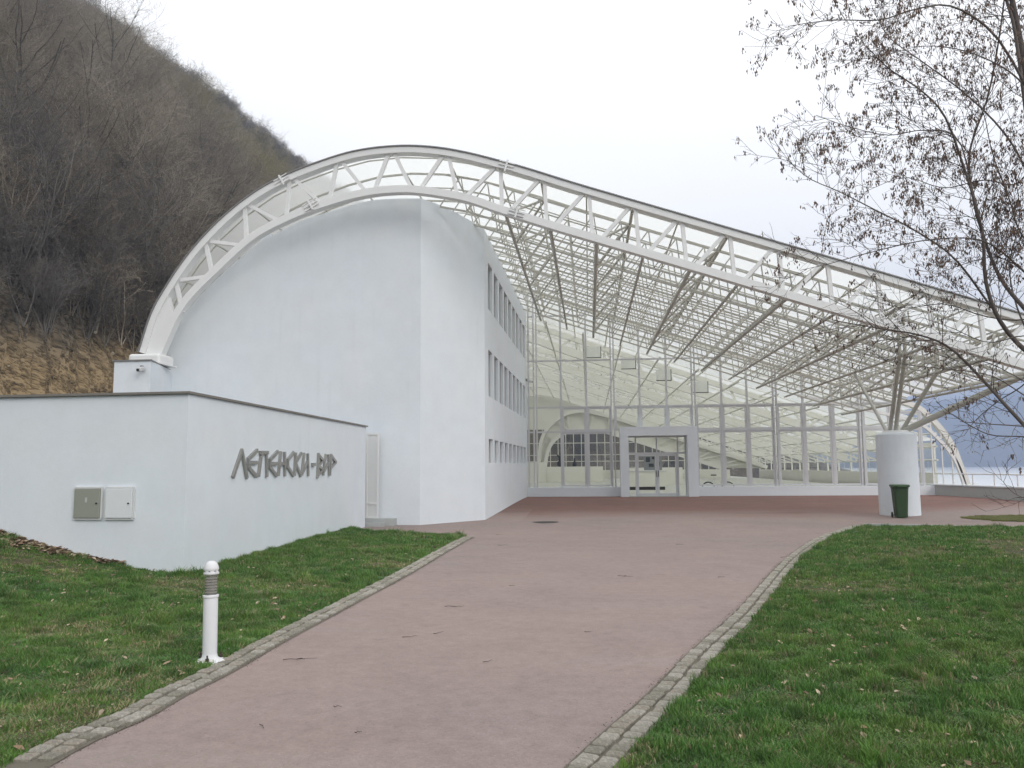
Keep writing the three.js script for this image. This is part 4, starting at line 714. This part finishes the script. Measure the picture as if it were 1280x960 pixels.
// ------------------------------------------------------------------ branching support column
{
  const base = atY(1125, 646, 0.02), D = -base.z + 0.55, cx = atD(1125, 640, D).x, R = 0.575, top = atD(1122, 541, D).y;
  const c = thing('support_column', 'thick round white column with steel branches holding up the canopy', 'column', [cx, 0.0, -D]);
  const prof = []; for (const [r, y] of [[R, -0.1], [R, 0.5], [R, top - 0.08], [R - 0.03, top - 0.03], [R - 0.1, top], [0.001, top]]) prof.push(new THREE.Vector2(r, y));
  const sg = new THREE.LatheGeometry(prof, 48), uv = sg.attributes.uv, ps = sg.attributes.position; for (let i = 0; i < uv.count; i++) uv.setXY(i, uv.getX(i) * 3.6, ps.getY(i));
  part('shaft', sg, M.plaster, c);
  part('bearing_plate', new THREE.CylinderGeometry(0.36, 0.4, 0.07, 24).translate(0, top + 0.035, 0), M.steel, c);
  const yB = (x) => yAt(BOT, x) + 0.05, yT = (x) => yAt(TOP, x) - 0.15, from = (x, z) => V(x, top + 0.07, z);
  const br = (name, a, b, r) => bar(name, c, M.steelShaded, a, V(b.x - cx, b.y, b.z + D), r, r, CYL);
  const nx = BN.lower.map((p) => p[0]), near = (x) => nx.reduce((a, b) => Math.abs(b - x) < Math.abs(a - x) ? b : a);
  const A = near(cx - 0.9), B = near(cx - 0.1), C = near(cx + 1.1);
  br('branch', from(-0.2, 0.1), V(A, yB(A), -D + 1.8), 0.058); br('branch', from(-0.05, 0.15), V(B, yB(B), -D + 2.2), 0.058); br('branch', from(0.2, 0.0), V(Math.min(C, XB), yB(C), -D + 1.2), 0.062);
  br('branch', from(0.25, 0.1), V(XT - 0.6, yT(XT - 0.6), -D + 2.5), 0.095); br('branch', from(0.15, -0.2), V(C, yB(C), -D - 2.2), 0.05); br('branch', from(-0.2, -0.2), V(A, yB(A), -D - 2.2), 0.05);
  for (const [x, z] of [[A, 1.8], [B, 2.2], [C, 1.2]]) br('post', V(x - cx, yB(x), z), V(x, yT(x), -D + z), 0.05);
  for (const z of [-3, -0.5, 2.4]) { br('edge_tie', V(XB - 0.2 - cx, yB(XB - 0.2), z), V(XT - 0.2, yT(XT - 0.2), -D + z), 0.06); br('edge_tie', V(near(cx + 0.6) - cx, yB(near(cx + 0.6)), z), V(XB, yT(XB), -D + z + 0.5), 0.045); }
}
// ------------------------------------------------------------------ wheelie bin
{
  const p = atY(1131.5, 649.5, 0.0), s = 0.93, g = thing('wheelie_bin', 'dark green wheelie bin standing in front of the round column', 'bin', [p.x, 0.004, p.z - 0.3], undefined, -0.12); g.scale.set(0.74, 0.96, 0.8);
  const green = std({ color: lin(0.028, 0.062, 0.022), roughness: 0.5, bumpMap: tiled(TFINE, 4), bumpScale: 0.001 }), lid = std({ color: lin(0.045, 0.10, 0.035), roughness: 0.45 });
  const ring = (w, d, y, r) => { const o = []; for (let k = 0; k < 20; k++) { const a = k / 20 * Math.PI * 2 + Math.PI / 20, cx = Math.cos(a), sx = Math.sin(a), e = 0.28; o.push([Math.sign(cx) * Math.pow(Math.abs(cx), e) * w / 2, y, Math.sign(sx) * Math.pow(Math.abs(sx), e) * d / 2]); } return o; };
  const rings = [ring(0.40, 0.44, 0.05), ring(0.42, 0.46, 0.12), ring(0.535, 0.60, 0.90), ring(0.56, 0.63, 0.91), ring(0.56, 0.63, 0.95)], pos = [], q = (a, b, c, d) => { for (const v of [a, d, c, a, c, b]) pos.push(...v); };
  for (let k = 0; k < rings.length - 1; k++) for (let i = 0; i < 20; i++) { const j = (i + 1) % 20; q(rings[k][i], rings[k][j], rings[k + 1][j], rings[k + 1][i]); }
  for (let i = 1; i < 19; i++) for (const v of [rings[0][0], rings[0][i], rings[0][i + 1]]) pos.push(...v);
  part('body', geomFrom(pos, null), Object.assign(green, { side: THREE.DoubleSide }), g);
  const lg = new RoundedBoxGeometry(0.60, 0.075, 0.70, 4, 0.035).translate(0, 0.99, 0.01); part('lid', lg, lid, g);
  part('lid_grip', new RoundedBoxGeometry(0.3, 0.03, 0.06, 2, 0.012).translate(0, 0.975, 0.37), lid, g);
  part('handle', new THREE.CylinderGeometry(0.016, 0.016, 0.46, 8).rotateZ(Math.PI / 2).translate(0, 0.95, -0.40), green, g);
  part('axle', new THREE.CylinderGeometry(0.012, 0.012, 0.56, 8).rotateZ(Math.PI / 2).translate(0, 0.1, -0.2), M.black, g);
  for (const k of [-1, 1]) { const w = part('wheel', new THREE.TorusGeometry(0.075, 0.027, 8, 18).rotateY(Math.PI / 2), M.black, g); w.position.set(k * 0.265, 0.102, -0.2); part('hub', new THREE.CylinderGeometry(0.055, 0.055, 0.03, 14).rotateZ(Math.PI / 2), std({ color: lin(0.05, 0.05, 0.05), roughness: 0.6 }), w); }
}
// ------------------------------------------------------------------ bollard light
{
  const p = atY(262, 826, 0.02), g = thing('bollard_light', 'white bollard light with ribbed clear band standing at the lawn edge', 'bollard', [p.x, leftH(p.x, -p.z) - 0.005, p.z]);
  g.rotation.z = 0.012;
  const white = std({ color: lin(0.74, 0.745, 0.75), roughness: 0.4, bumpMap: tiled(TFINE, 1), bumpScale: 0.0008 }), lath = (pts, n = 32) => new THREE.LatheGeometry(pts.map(([r, y]) => new THREE.Vector2(r, y)), n), r = 0.058;
  part('post', lath([[r, 0.02], [r, 0.53], [0.001, 0.531]]), white, g);
  part('collar', lath([[r, 0.525], [r + 0.006, 0.530], [r + 0.006, 0.548], [r - 0.004, 0.552]]), white, g);
  const ribs = [[r - 0.006, 0.552]]; for (let k = 0; k <= 16; k++) ribs.push([r - 0.004 - (k % 2) * 0.005, 0.556 + k * 0.0098]); ribs.push([r - 0.006, 0.718]);
  part('lens', lath(ribs), new THREE.MeshPhysicalMaterial({ color: lin(0.84, 0.83, 0.80), transmission: 0.9, thickness: 0, roughness: 0.22, side: THREE.DoubleSide }), g);
  for (let k = 0; k < 6; k++) part('louvre', lath([[0.030, 0.575 + k * 0.023], [0.047, 0.566 + k * 0.023], [0.047, 0.569 + k * 0.023], [0.030, 0.579 + k * 0.023]], 24), std({ color: lin(0.40, 0.38, 0.35), roughness: 0.5, side: THREE.DoubleSide }), g);
  part('lamp_holder', lath([[0.028, 0.535], [0.03, 0.62], [0.022, 0.63], [0.02, 0.70], [0.001, 0.705]]), std({ color: lin(0.45, 0.44, 0.42), roughness: 0.5 }), g);
  const cap = part('cap', lath([[r - 0.008, 0.714], [r + 0.005, 0.718], [r + 0.005, 0.730], [r, 0.736], [r, 0.755], [r + 0.004, 0.757], [r + 0.002, 0.775], [r * 0.86, 0.80], [r * 0.6, 0.818], [r * 0.3, 0.826], [0.001, 0.828]]), white, g);
  for (let k = 0; k < 8; k++) { const a = k * Math.PI / 4 + 0.2, m = part('vent_slot', BOX, M.black, cap); m.position.set(Math.sin(a) * r * 1.0, 0.746, Math.cos(a) * r * 1.0); m.rotation.y = a; m.scale.set(0.014, 0.005, 0.004); }
  part('base_flange', lath([[0.001, 0.0], [0.125, 0.0], [0.128, 0.012], [0.11, 0.024], [0.075, 0.034], [r + 0.004, 0.05], [r, 0.075]]), white, g);
  for (const a of [0.25, 2.35, 4.45]) { const m = sub('anchor_bolt', g); m.position.set(Math.sin(a) * 0.093, 0.02, Math.cos(a) * 0.093); const rust = std({ color: lin(0.06, 0.04, 0.03), roughness: 0.8 }); part('nut', new THREE.CylinderGeometry(0.014, 0.014, 0.022, 6).translate(0, 0.02, 0), rust, m); part('thread', new THREE.CylinderGeometry(0.007, 0.007, 0.05, 8).translate(0, 0.03, 0), rust, m); }
}
// ------------------------------------------------------------------ parapet, railing, manhole, twigs
{
  const a = atY(1146, 617.5, 0.19), b = atY(1280, 631.5, 0), pts = []; const dirv = b.clone().sub(a).setY(0); for (let k = 0; k <= 16; k++) { const t = k / 16 * 2.2; pts.push(a.clone().addScaledVector(dirv, t)); }
  const h = 0.55, pos = [], uv = []; const nrm = V(-dirv.z, 0, dirv.x).normalize(); if (nrm.z > 0) nrm.negate();
  const g = thing('parapet_wall', 'low pale concrete parapet wall along the river side of the forecourt', 'wall');
  const sh = rectShape(0, dirv.length() * 2.2, -0.4, 0.62); part('wall', wallGeo(sh, a, b, 0.25), M.concrete, g); part('coping', wallGeo(rectShape(0, dirv.length() * 2.2, 0.622, 0.675), a.clone().addScaledVector(nrm, -0.03), b.clone().addScaledVector(nrm, -0.03), 0.31), M.plaster, g);
  const rail = thing('railing', 'thin white metal railing behind the concrete parapet', 'railing'), off = nrm.clone().multiplyScalar(0.9), e = dirv.clone().normalize(), L = dirv.length() * 2.2;
  const yR = 1.12, A = a.clone().add(off), Bp = A.clone().addScaledVector(e, L); bar('handrail', rail, M.steel, A.clone().setY(yR), Bp.clone().setY(yR), 0.03, 0.03, CYL); bar('lower_rail', rail, M.steel, A.clone().setY(0.55), Bp.clone().setY(0.55), 0.02, 0.02, CYL6);
  for (let s = 0; s < L; s += 1.35) bar('post', rail, M.steel, A.clone().addScaledVector(e, s).setY(-0.3), A.clone().addScaledVector(e, s).setY(yR), 0.025, 0.025, CYL6);
}
{ const p = atY(682, 653.5, 0.0), g = thing('manhole_cover', 'dark round iron manhole cover set in the path near the glass front', 'manhole', [p.x, groundY(-p.z) + 0.002, p.z]); const iron = std({ color: lin(0.07, 0.065, 0.06), roughness: 0.7, metalness: 0.4, bumpMap: tiled(TFINE, 4), bumpScale: 0.004 }); part('rim', new THREE.RingGeometry(0.31, 0.37, 40).rotateX(-Math.PI / 2).translate(0, 0.006, 0), iron, g); part('lid', new THREE.CylinderGeometry(0.30, 0.30, 0.008, 40).translate(0, 0.001, 0), iron, g); for (let k = 0; k < 2; k++) part('lifting_hole', new THREE.BoxGeometry(0.05, 0.003, 0.02).translate(k ? 0.2 : -0.2, 0.007, 0), M.black, g); }
{
  const r = rng(33), bark = std({ color: lin(0.05, 0.04, 0.035), roughness: 0.9 });
  const list = [[375, 825, 0.5, 0.3], [566, 759, 0.34, -0.1], [572, 759, 0.26, 0.2], [512, 797, 0.26, 0.5], [548, 792, 0.22, 0.9], [610, 828, 0.2, 0.8], [782, 721, 0.42, -0.35], [328, 910, 0.18, -0.9], [422, 885, 0.1, 0.2], [448, 917, 0.08, 0.5], [735, 791, 0.12, 0.1], [624, 669, 0.3, 0], [628, 682, 0.35, 0.1], [980, 697, 0.3, 0.6], [902, 722, 0.2, 0.2], [850, 681, 0.28, 0.1], [640, 733, 0.14, 0]];
  for (const [u, v, L0, tw] of list) { const L = L0 * 0.55; const p = atY(u, v, 0), so = new Soup(), pts = [], rad = []; const n = 5; for (let k = 0; k <= n; k++) { pts.push(V((k / n - 0.5) * L, 0.006 + 0.008 * r(), (r() - 0.5) * 0.05 * L * 2)); rad.push(0.003 * (1 - 0.6 * k / n)); } so.add(tubeGeo(pts, rad, 5)); if (L > 0.22) so.add(tubeGeo([pts[2], pts[2].clone().add(V(L * 0.16, 0.012, L * 0.1)), pts[2].clone().add(V(L * 0.24, 0.006, L * 0.17))], [0.004, 0.003, 0.002], 4)); const m = single('fallen_twig', so.geo, bark, 'short dark fallen twig lying on the pinkish path', 'twig', 'twigs scattered on the path'); m.position.set(p.x, groundY(-p.z) + 0.001, p.z); m.rotation.y = tw; }
}

// ------------------------------------------------------------------ bare trees
function bareTree(seed, o = {}) { // unit-ish tree: trunk and limbs in one soup, twigs in another
  const r = rng(seed), trunk = new Soup(), twigs = new Soup(), H = o.h ?? 8, stems = o.stems ?? 1;
  const bend = (a, dir, L, n, wob, up) => { const pts = [a.clone()], d = dir.clone(); for (let i = 0; i < n; i++) { d.add(V((r() - 0.5) * wob, (r() - 0.5) * wob + up, (r() - 0.5) * wob)).normalize(); pts.push(pts[i].clone().addScaledVector(d, L / n)); } return pts; };
  const rad = (n, a, b) => Array.from({ length: n + 1 }, (_, i) => lerp(a, b, i / n));
  const side = (d) => { const a = r() * 6.28, v = V(Math.cos(a), 0, Math.sin(a)); v.addScaledVector(d, -v.dot(d)).normalize(); return v; };
  const grow = (pts, L, r0, level) => {
    const n = level === 1 ? (o.n1 ?? 13) : level === 2 ? (o.n2 ?? 7) : (o.n3 ?? 6);
    for (let k = 0; k < n; k++) {
      const t = lerp(level === 1 ? 0.22 : 0.2, 1, (k + r()) / n), q = t * (pts.length - 1), i = Math.min(pts.length - 2, Math.floor(q)), p = pts[i].clone().lerp(pts[i + 1], q - i), d = pts[i + 1].clone().sub(pts[i]).normalize();
      const dir = d.clone().multiplyScalar(0.55 + 0.4 * r()).add(side(d).multiplyScalar(0.75 + 0.4 * r())); if (level === 1) dir.y += 0.25; dir.normalize();
      const l = L * (level === 1 ? 0.30 + 0.30 * (1 - t) + 0.1 * r() : 0.35 + 0.3 * r()), rr = Math.max(o.minR ?? 0.007, r0 * (1 - 0.75 * t) * (level === 1 ? 0.55 : 0.5)), m = level === 1 ? 5 : level === 2 ? 4 : 2;
      const pl = bend(p, dir, l, m, level === 1 ? 0.4 : 0.5, level < 3 ? 0.09 : 0.04);
      (level < 2 ? trunk : twigs).add(tubeGeo(pl, rad(m, rr, Math.max(0.004, rr * 0.35)), level === 1 ? 4 : 3));
      if (level < 3) grow(pl, l, rr, level + 1);
    }
  };
  for (let s = 0; s < stems; s++) { const a = s * 2.4 + r(), lean = stems > 1 ? 0.35 : 0.12, pts = bend(V(0, -0.4, 0), V(Math.cos(a) * lean, 1, Math.sin(a) * lean).normalize(), H * (0.85 + 0.3 * r()), 8, 0.22, 0.05), r0 = (o.r ?? 0.13) * (stems > 1 ? 0.7 : 1); trunk.add(tubeGeo(pts, rad(8, r0, 0.02), 6)); grow(pts, H, r0, 1); }
  return { trunk: trunk.geo, twigs: twigs.geo };
}
const barkMats = [[0.085, 0.073, 0.06], [0.06, 0.052, 0.042], [0.12, 0.108, 0.092]].map((c) => std({ color: lin(...c), roughness: 0.95 }));
const twigMats = [[0.22, 0.185, 0.145], [0.18, 0.155, 0.12], [0.25, 0.22, 0.18]].map((c) => std({ color: lin(...c), roughness: 0.95 }));
const VAR = [bareTree(1, { h: 8, n1: 13 }), bareTree(2, { h: 7, stems: 2, n1: 9 }), bareTree(3, { h: 9, n1: 14, r: 0.15 }), bareTree(4, { h: 4, stems: 4, n1: 6, n2: 6, r: 0.07 }), bareTree(5, { h: 4.2, stems: 3, n1: 6, n2: 5, n3: 4, r: 0.10, minR: 0.022 }), bareTree(6, { h: 6.5, n1: 11, n2: 5, n3: 4, r: 0.14, minR: 0.022 })];
const ALL = VAR.map((v) => mergeGeometries([v.trunk, v.twigs]));
console.log('tree tris', ALL.map((g) => g.index.count / 3));
{ // the wood on the hill reads as one mass of twigs
  const r = rng(2024), put = ALL.map(() => []);
  const sees = (p) => { const q = p.clone().applyMatrix4(camera.matrixWorldInverse); return q.z < -10 && Math.abs(q.x / q.z) < 0.9 && q.y / -q.z < 0.75; };
  for (let i = 0, n = 0; i < 60000 && n < 5200; i++) {
    const t = lerp(0.05, 0.93, r()), s = Math.pow(r(), 1.25), p = hillPoint(t, s), dist = p.distanceTo(camera.position);
    if (s < 0.008 || !sees(p)) continue; if (s < 0.06 && p.y < 8.2 && t < 0.47) continue;
    const dens = fbm(p.x * 0.03, p.z * 0.03, 13) > 0.2 ? 0.45 : 1; if (r() > dens) continue;
    const k = r(), v = dist > 150 ? (k < 0.68 ? 4 : 5) : k < 0.36 ? 0 : k < 0.66 ? 1 : k < 0.82 ? 2 : 3;
    put[v].push([p, (dist > 190 ? 0.75 : 0.8) * (0.65 + 0.6 * r()), r() * 6.28, r() * 3]); n++;
  }
  for (let i = 0; i < 1100; i++) { const t = lerp(0.2, 0.52, r()), s = 0.014 + 0.12 * r() * r(), p = hillPoint(t, s); if (p.y < 7.4 + 1.5 * noise(p.z * 0.3, 2, 1)) continue; put[3].push([p, 0.45 + 0.5 * r(), r() * 6.28, 0]); }   // thicket over the bank
  for (let i = 0; i < 420; i++) { const p = hillPoint(lerp(0.3, 0.8, r()), 0.985 + 0.015 * r()); if (sees(p)) put[r() < 0.7 ? 4 : 5].push([p, 0.5 + 0.75 * r() * r(), r() * 6.28, 0]); }   // shrubs on the crest
  put.forEach((list, v) => {
    const im = new THREE.InstancedMesh(ALL[v], std({ color: 0xffffff, roughness: 0.95 }), list.length), m = new THREE.Matrix4(), q = new THREE.Quaternion(), c = new THREE.Color();
    list.forEach(([p, s, a, k], i) => { q.setFromEuler(new THREE.Euler((r() - 0.5) * 0.3, a, (r() - 0.5) * 0.3 - 0.1)); m.compose(p, q, V(s, s * (0.9 + 0.25 * r()), s)); im.setMatrixAt(i, m); const kind = fbm(p.x * 0.02, p.z * 0.02, 51) + 0.35 * (r() - 0.5), b = (0.7 + 0.65 * r()), w = r(); if (kind > 0.17) c.setRGB(0.22 * b, 0.20 * b, 0.115 * b); else if (kind < -0.10) c.setRGB(0.13 * b, 0.12 * b, 0.11 * b); else c.setRGB(lerp(0.20, 0.33, w) * b, lerp(0.175, 0.285, w) * b, lerp(0.14, 0.225, w) * b); im.setColorAt(i, c); });
    im.name = numbered('hillside_wood'); im.userData = { kind: 'stuff', label: 'bare leafless wood covering the steep hillside', category: 'wood' }; shade(im); scene.add(im);
  });
}
{ // trees at the near edge of the wood that can be told apart
  const spots = [[0.262, 0.050, 1.35, 2], [0.275, 0.075, 1.25, 0], [0.296, 0.048, 1.2, 1], [0.312, 0.070, 1.3, 2], [0.330, 0.045, 1.1, 0], [0.345, 0.085, 1.25, 1], [0.362, 0.05, 1.15, 2], [0.385, 0.07, 1.2, 0], [0.41, 0.05, 1.1, 1], [0.30, 0.11, 1.4, 2], [0.335, 0.13, 1.4, 0], [0.37, 0.12, 1.35, 2], [0.43, 0.075, 1.2, 1], [0.28, 0.10, 1.35, 1]];
  spots.forEach(([t, s, k, v], i) => { const p = hillPoint(t, s), g = thing('bare_tree', 'bare brown tree standing at the edge of the wood above the earth bank', 'tree', [p.x, p.y, p.z], 'bare trees above the earth bank', i * 1.7); g.scale.setScalar(k); part('trunk', VAR[v].trunk, barkMats[i % 2 ? 1 : 0], g); part('crown', VAR[v].twigs, twigMats[i % 3], g); });
}
{ // ivy and bramble along the top of the bank
  const r = rng(71), pos = []; for (let i = 0; i < 26000; i++) { const t = lerp(0.2, 0.46, r()), s = 0.012 + 0.09 * r(), p = hillPoint(t, s); if (p.y < 6.5 + 2.5 * fbm(p.z * 0.2, p.x * 0.2, 3) || fbm(p.z * 0.25, p.y * 0.25, 9) < 0.03) continue; const a = r() * 6.28, L = 0.05 + 0.09 * r(), y = 0.1 + 1.3 * r() * r(); const A = V(Math.cos(a), (r() - 0.5), Math.sin(a)).multiplyScalar(L), B = V(-Math.sin(a), (r() - 0.5), Math.cos(a)).multiplyScalar(L * 0.6); const q = p.clone().add(V((r() - 0.5), y, (r() - 0.5))); for (const w of [q.clone().sub(A), q.clone().add(B), q.clone().add(A), q.clone().sub(A), q.clone().add(A), q.clone().sub(B)]) pos.push(w.x, w.y, w.z); }
  const m = shade(new THREE.Mesh(geomFrom(pos, null), std({ color: lin(0.05, 0.06, 0.024), roughness: 0.8, side: THREE.DoubleSide }))); m.name = 'bank_ivy'; m.userData = { kind: 'stuff', label: 'dark green ivy and bramble along the top of the earth bank', category: 'ivy' }; scene.add(m);
}

// ------------------------------------------------------------------ the bare tree on the right, hung with dry seed clusters
{
  const r = rng(4242), wood = new Soup(), twigs = new Soup(), clusters = [];
  const at = (u, v, D) => { const d = dirOf(u, v); return camera.position.clone().addScaledVector(d, D / Math.hypot(d.x, d.z)); };
  const root = atY(1352, 722, 0.05), D0t = Math.hypot(root.x, root.z);
  const smoothPts = (pts, n) => new THREE.CatmullRomCurve3(pts, false, 'centripetal').getPoints(n);
  const trunkPts = smoothPts([root.clone().setY(-0.2), at(1349, 640, D0t), at(1340, 560, D0t), at(1330, 480, D0t + 0.1), at(1318, 380, D0t + 0.2), at(1300, 250, D0t + 0.3), at(1282, 90, D0t + 0.5), at(1258, -40, D0t + 0.6), at(1240, -190, D0t + 0.7)], 26);
  const tree = thing('bare_tree', 'bare tree hung with dry brown seed clusters on the lawn beside the path', 'tree', [root.x, 0, root.z]);
  const local = (p) => p.clone().sub(V(root.x, 0, root.z));
  const lim = (soup, pts, a, b, sides) => soup.add(tubeGeo(pts.map(local), pts.map((_, i) => lerp(a, b, Math.pow(i / (pts.length - 1), 0.8))), sides));
  lim(wood, trunkPts, 0.13, 0.025, 9);
  const limbs = [ // pixels, range offset, start and end radius
    [[[1340, 590], [1300, 552], [1262, 512], [1233, 480], [1186, 434], [1150, 419], [1095, 410], [1040, 400]], 0.0, 0.052, 0.008],
    [[[1332, 500], [1300, 455], [1268, 425], [1245, 392], [1232, 350], [1229, 300], [1222, 265], [1205, 210], [1180, 144], [1150, 112], [1110, 85], [1085, 60]], -0.6, 0.06, 0.007],
    [[[1322, 430], [1280, 385], [1252, 350], [1234, 309], [1217, 250], [1212, 190], [1235, 120], [1250, 40], [1262, -60]], 0.8, 0.05, 0.012],
    [[[1226, 285], [1215, 235], [1192, 168], [1150, 163], [1111, 169], [1060, 158], [1020, 144]], -0.4, 0.020, 0.005],
    [[[1240, 385], [1190, 320], [1140, 286], [1099, 265], [1050, 240], [1010, 222], [983, 199]], -1.2, 0.024, 0.005],
    [[[1300, 140], [1240, 40], [1190, 8], [1142, 12], [1099, 25], [1050, 25], [1015, 28], [985, 33]], -1.6, 0.028, 0.004],
    [[[1310, 330], [1290, 200], [1267, 31], [1258, 0], [1235, -80]], 0.4, 0.045, 0.02],
    [[[1345, 560], [1320, 540], [1280, 533], [1235, 530], [1200, 527]], -0.8, 0.022, 0.005],
    [[[1345, 580], [1310, 552], [1280, 546], [1240, 544], [1213, 532], [1190, 518], [1170, 502]], 0.5, 0.02, 0.005],
    [[[1325, 440], [1277, 483], [1247, 502], [1217, 528], [1205, 545]], 0.9, 0.018, 0.004],
    [[[1318, 380], [1270, 330], [1225, 300], [1160, 300], [1090, 315], [1035, 330], [1000, 338]], -1.0, 0.024, 0.004],
    [[[1300, 250], [1262, 175], [1210, 120], [1150, 75], [1110, 45], [1090, 10]], 1.0, 0.026, 0.005],
    [[[1318, 390], [1275, 400], [1230, 395], [1180, 380], [1130, 385], [1080, 372]], 0.2, 0.022, 0.004],
    [[[1345, 620], [1310, 615], [1280, 622], [1262, 612], [1254, 602]], -0.3, 0.012, 0.004],
    [[[1295, 200], [1270, 230], [1230, 225], [1180, 235], [1130, 222], [1080, 240]], 0.6, 0.02, 0.004],
    [[[1285, 110], [1255, 85], [1200, 62], [1150, 58], [1105, 70]], 0.1, 0.02, 0.004],
    [[[1335, 520], [1290, 500], [1240, 470], [1190, 462], [1130, 455], [1085, 440]], -0.2, 0.018, 0.004],
    [[[1330, 500], [1292, 430], [1270, 380], [1262, 330], [1275, 270], [1268, 215]], 0.7, 0.026, 0.006],
    [[[1325, 450], [1285, 420], [1235, 428], [1190, 410], [1150, 396]], -0.5, 0.018, 0.004],
    [[[1318, 400], [1290, 350], [1250, 322], [1205, 330], [1165, 345]], 0.9, 0.018, 0.004],
    [[[1335, 520], [1300, 490], [1265, 468], [1225, 452], [1195, 470]], 1.1, 0.018, 0.004],
    [[[1310, 330], [1275, 290], [1262, 250], [1240, 190], [1225, 130], [1190, 100]], -0.9, 0.02, 0.004],
  ];
  const branchFrom = (pts, r0, level, seedy) => {
    let L = 0; for (let i = 1; i < pts.length; i++) L += pts[i].distanceTo(pts[i - 1]);
    const n = Math.round(L * (level === 1 ? 6.0 : level === 2 ? 7.0 : 6.5));
    for (let k = 0; k < n; k++) {
      const t = lerp(level === 1 ? 0.15 : 0.1, 1, (k + r()) / n), q = t * (pts.length - 1), i = Math.min(pts.length - 2, Math.floor(q)), p = pts[i].clone().lerp(pts[i + 1], q - i), d = pts[i + 1].clone().sub(pts[i]).normalize();
      const a = r() * 6.28, s = V(Math.cos(a), Math.sin(a) * 0.9, Math.sin(a * 1.7) * 0.8); s.addScaledVector(d, -s.dot(d)).normalize();
      const dir = d.clone().multiplyScalar(0.8).addScaledVector(s, 0.6 + 0.4 * r()).normalize(), len = (level === 1 ? 0.55 + 0.75 * r() : level === 2 ? 0.24 + 0.36 * r() : 0.10 + 0.14 * r()) * (1.15 - 0.5 * t) * (p.y < 3.2 ? 0.6 : 1), m = level === 1 ? 5 : 3;
      const pl = [p]; for (let j = 0; j < m; j++) { dir.add(V((r() - 0.5) * 0.45, (r() - 0.5) * 0.45 + 0.03, (r() - 0.5) * 0.45)).normalize(); pl.push(pl[j].clone().addScaledVector(dir, len / m)); }
      const rr = level === 1 ? Math.min(0.0075, r0 * 0.45) : level === 2 ? 0.0038 : 0.0026;
      (level === 1 ? wood : twigs).add(tubeGeo(pl.map(local), pl.map((_, j) => lerp(rr, rr * 0.5, j / m)), 3));
      if (level < 3 && !(level === 2 && r() < 0.5)) branchFrom(pl, rr, level + 1, seedy);
      if (level >= 2 && r() < seedy) clusters.push(pl[m].clone());
    }
  };
  for (const [px, off, a, b] of limbs) { const n = px.length; const pts = smoothPts(px.map(([u, v], i) => at(u, v, D0t + (i === 0 ? 0.1 : off * Math.min(1, i / (n * 0.5)) + (r() - 0.5) * 0.25))), n * 3); lim(wood, pts, a * 0.68, b * 0.9, 6); const my = px.reduce((s, q) => s + q[1], 0) / n; branchFrom(pts.slice(3), b * 2, 1, my < 260 ? 0.8 : my < 380 ? 0.65 : 0.15); }
  const bark = std({ color: lin(0.12, 0.10, 0.09), roughness: 0.9, bumpMap: tiled(TFINE, 3), bumpScale: 0.004 });
  part('trunk', wood.geo, bark, tree); const tw = part('twigs', twigs.geo, std({ color: lin(0.13, 0.10, 0.09), roughness: 0.9 }), tree); tw.userData.kind = 'stuff';
  const pos = []; for (const c of clusters) { const p = local(c), n = 4 + Math.floor(r() * 9); for (let k = 0; k < n; k++) { const q = p.clone().add(V((r() - 0.5) * 0.06, -0.015 - 0.085 * r(), (r() - 0.5) * 0.06)), a = r() * 6.28, l = 0.016 + 0.016 * r(), w = 0.007 + 0.005 * r(), dx = Math.cos(a) * w, dz = Math.sin(a) * w, tx = (r() - 0.5) * 0.014, T = [q.x + tx, q.y + l, q.z], B = [q.x - tx, q.y - l, q.z], A1 = [q.x - dx, q.y, q.z - dz], A2 = [q.x + dx, q.y, q.z + dz]; pos.push(...T, ...A1, ...B, ...T, ...B, ...A2); } }
  const sc = part('seed_clusters', geomFrom(pos, null), std({ color: lin(0.15, 0.10, 0.075), roughness: 0.85, side: THREE.DoubleSide }), tree); sc.userData.kind = 'stuff';
  console.log('right tree', wood.idx.length / 3, twigs.idx.length / 3, clusters.length);
}

renderer.render(scene, camera);
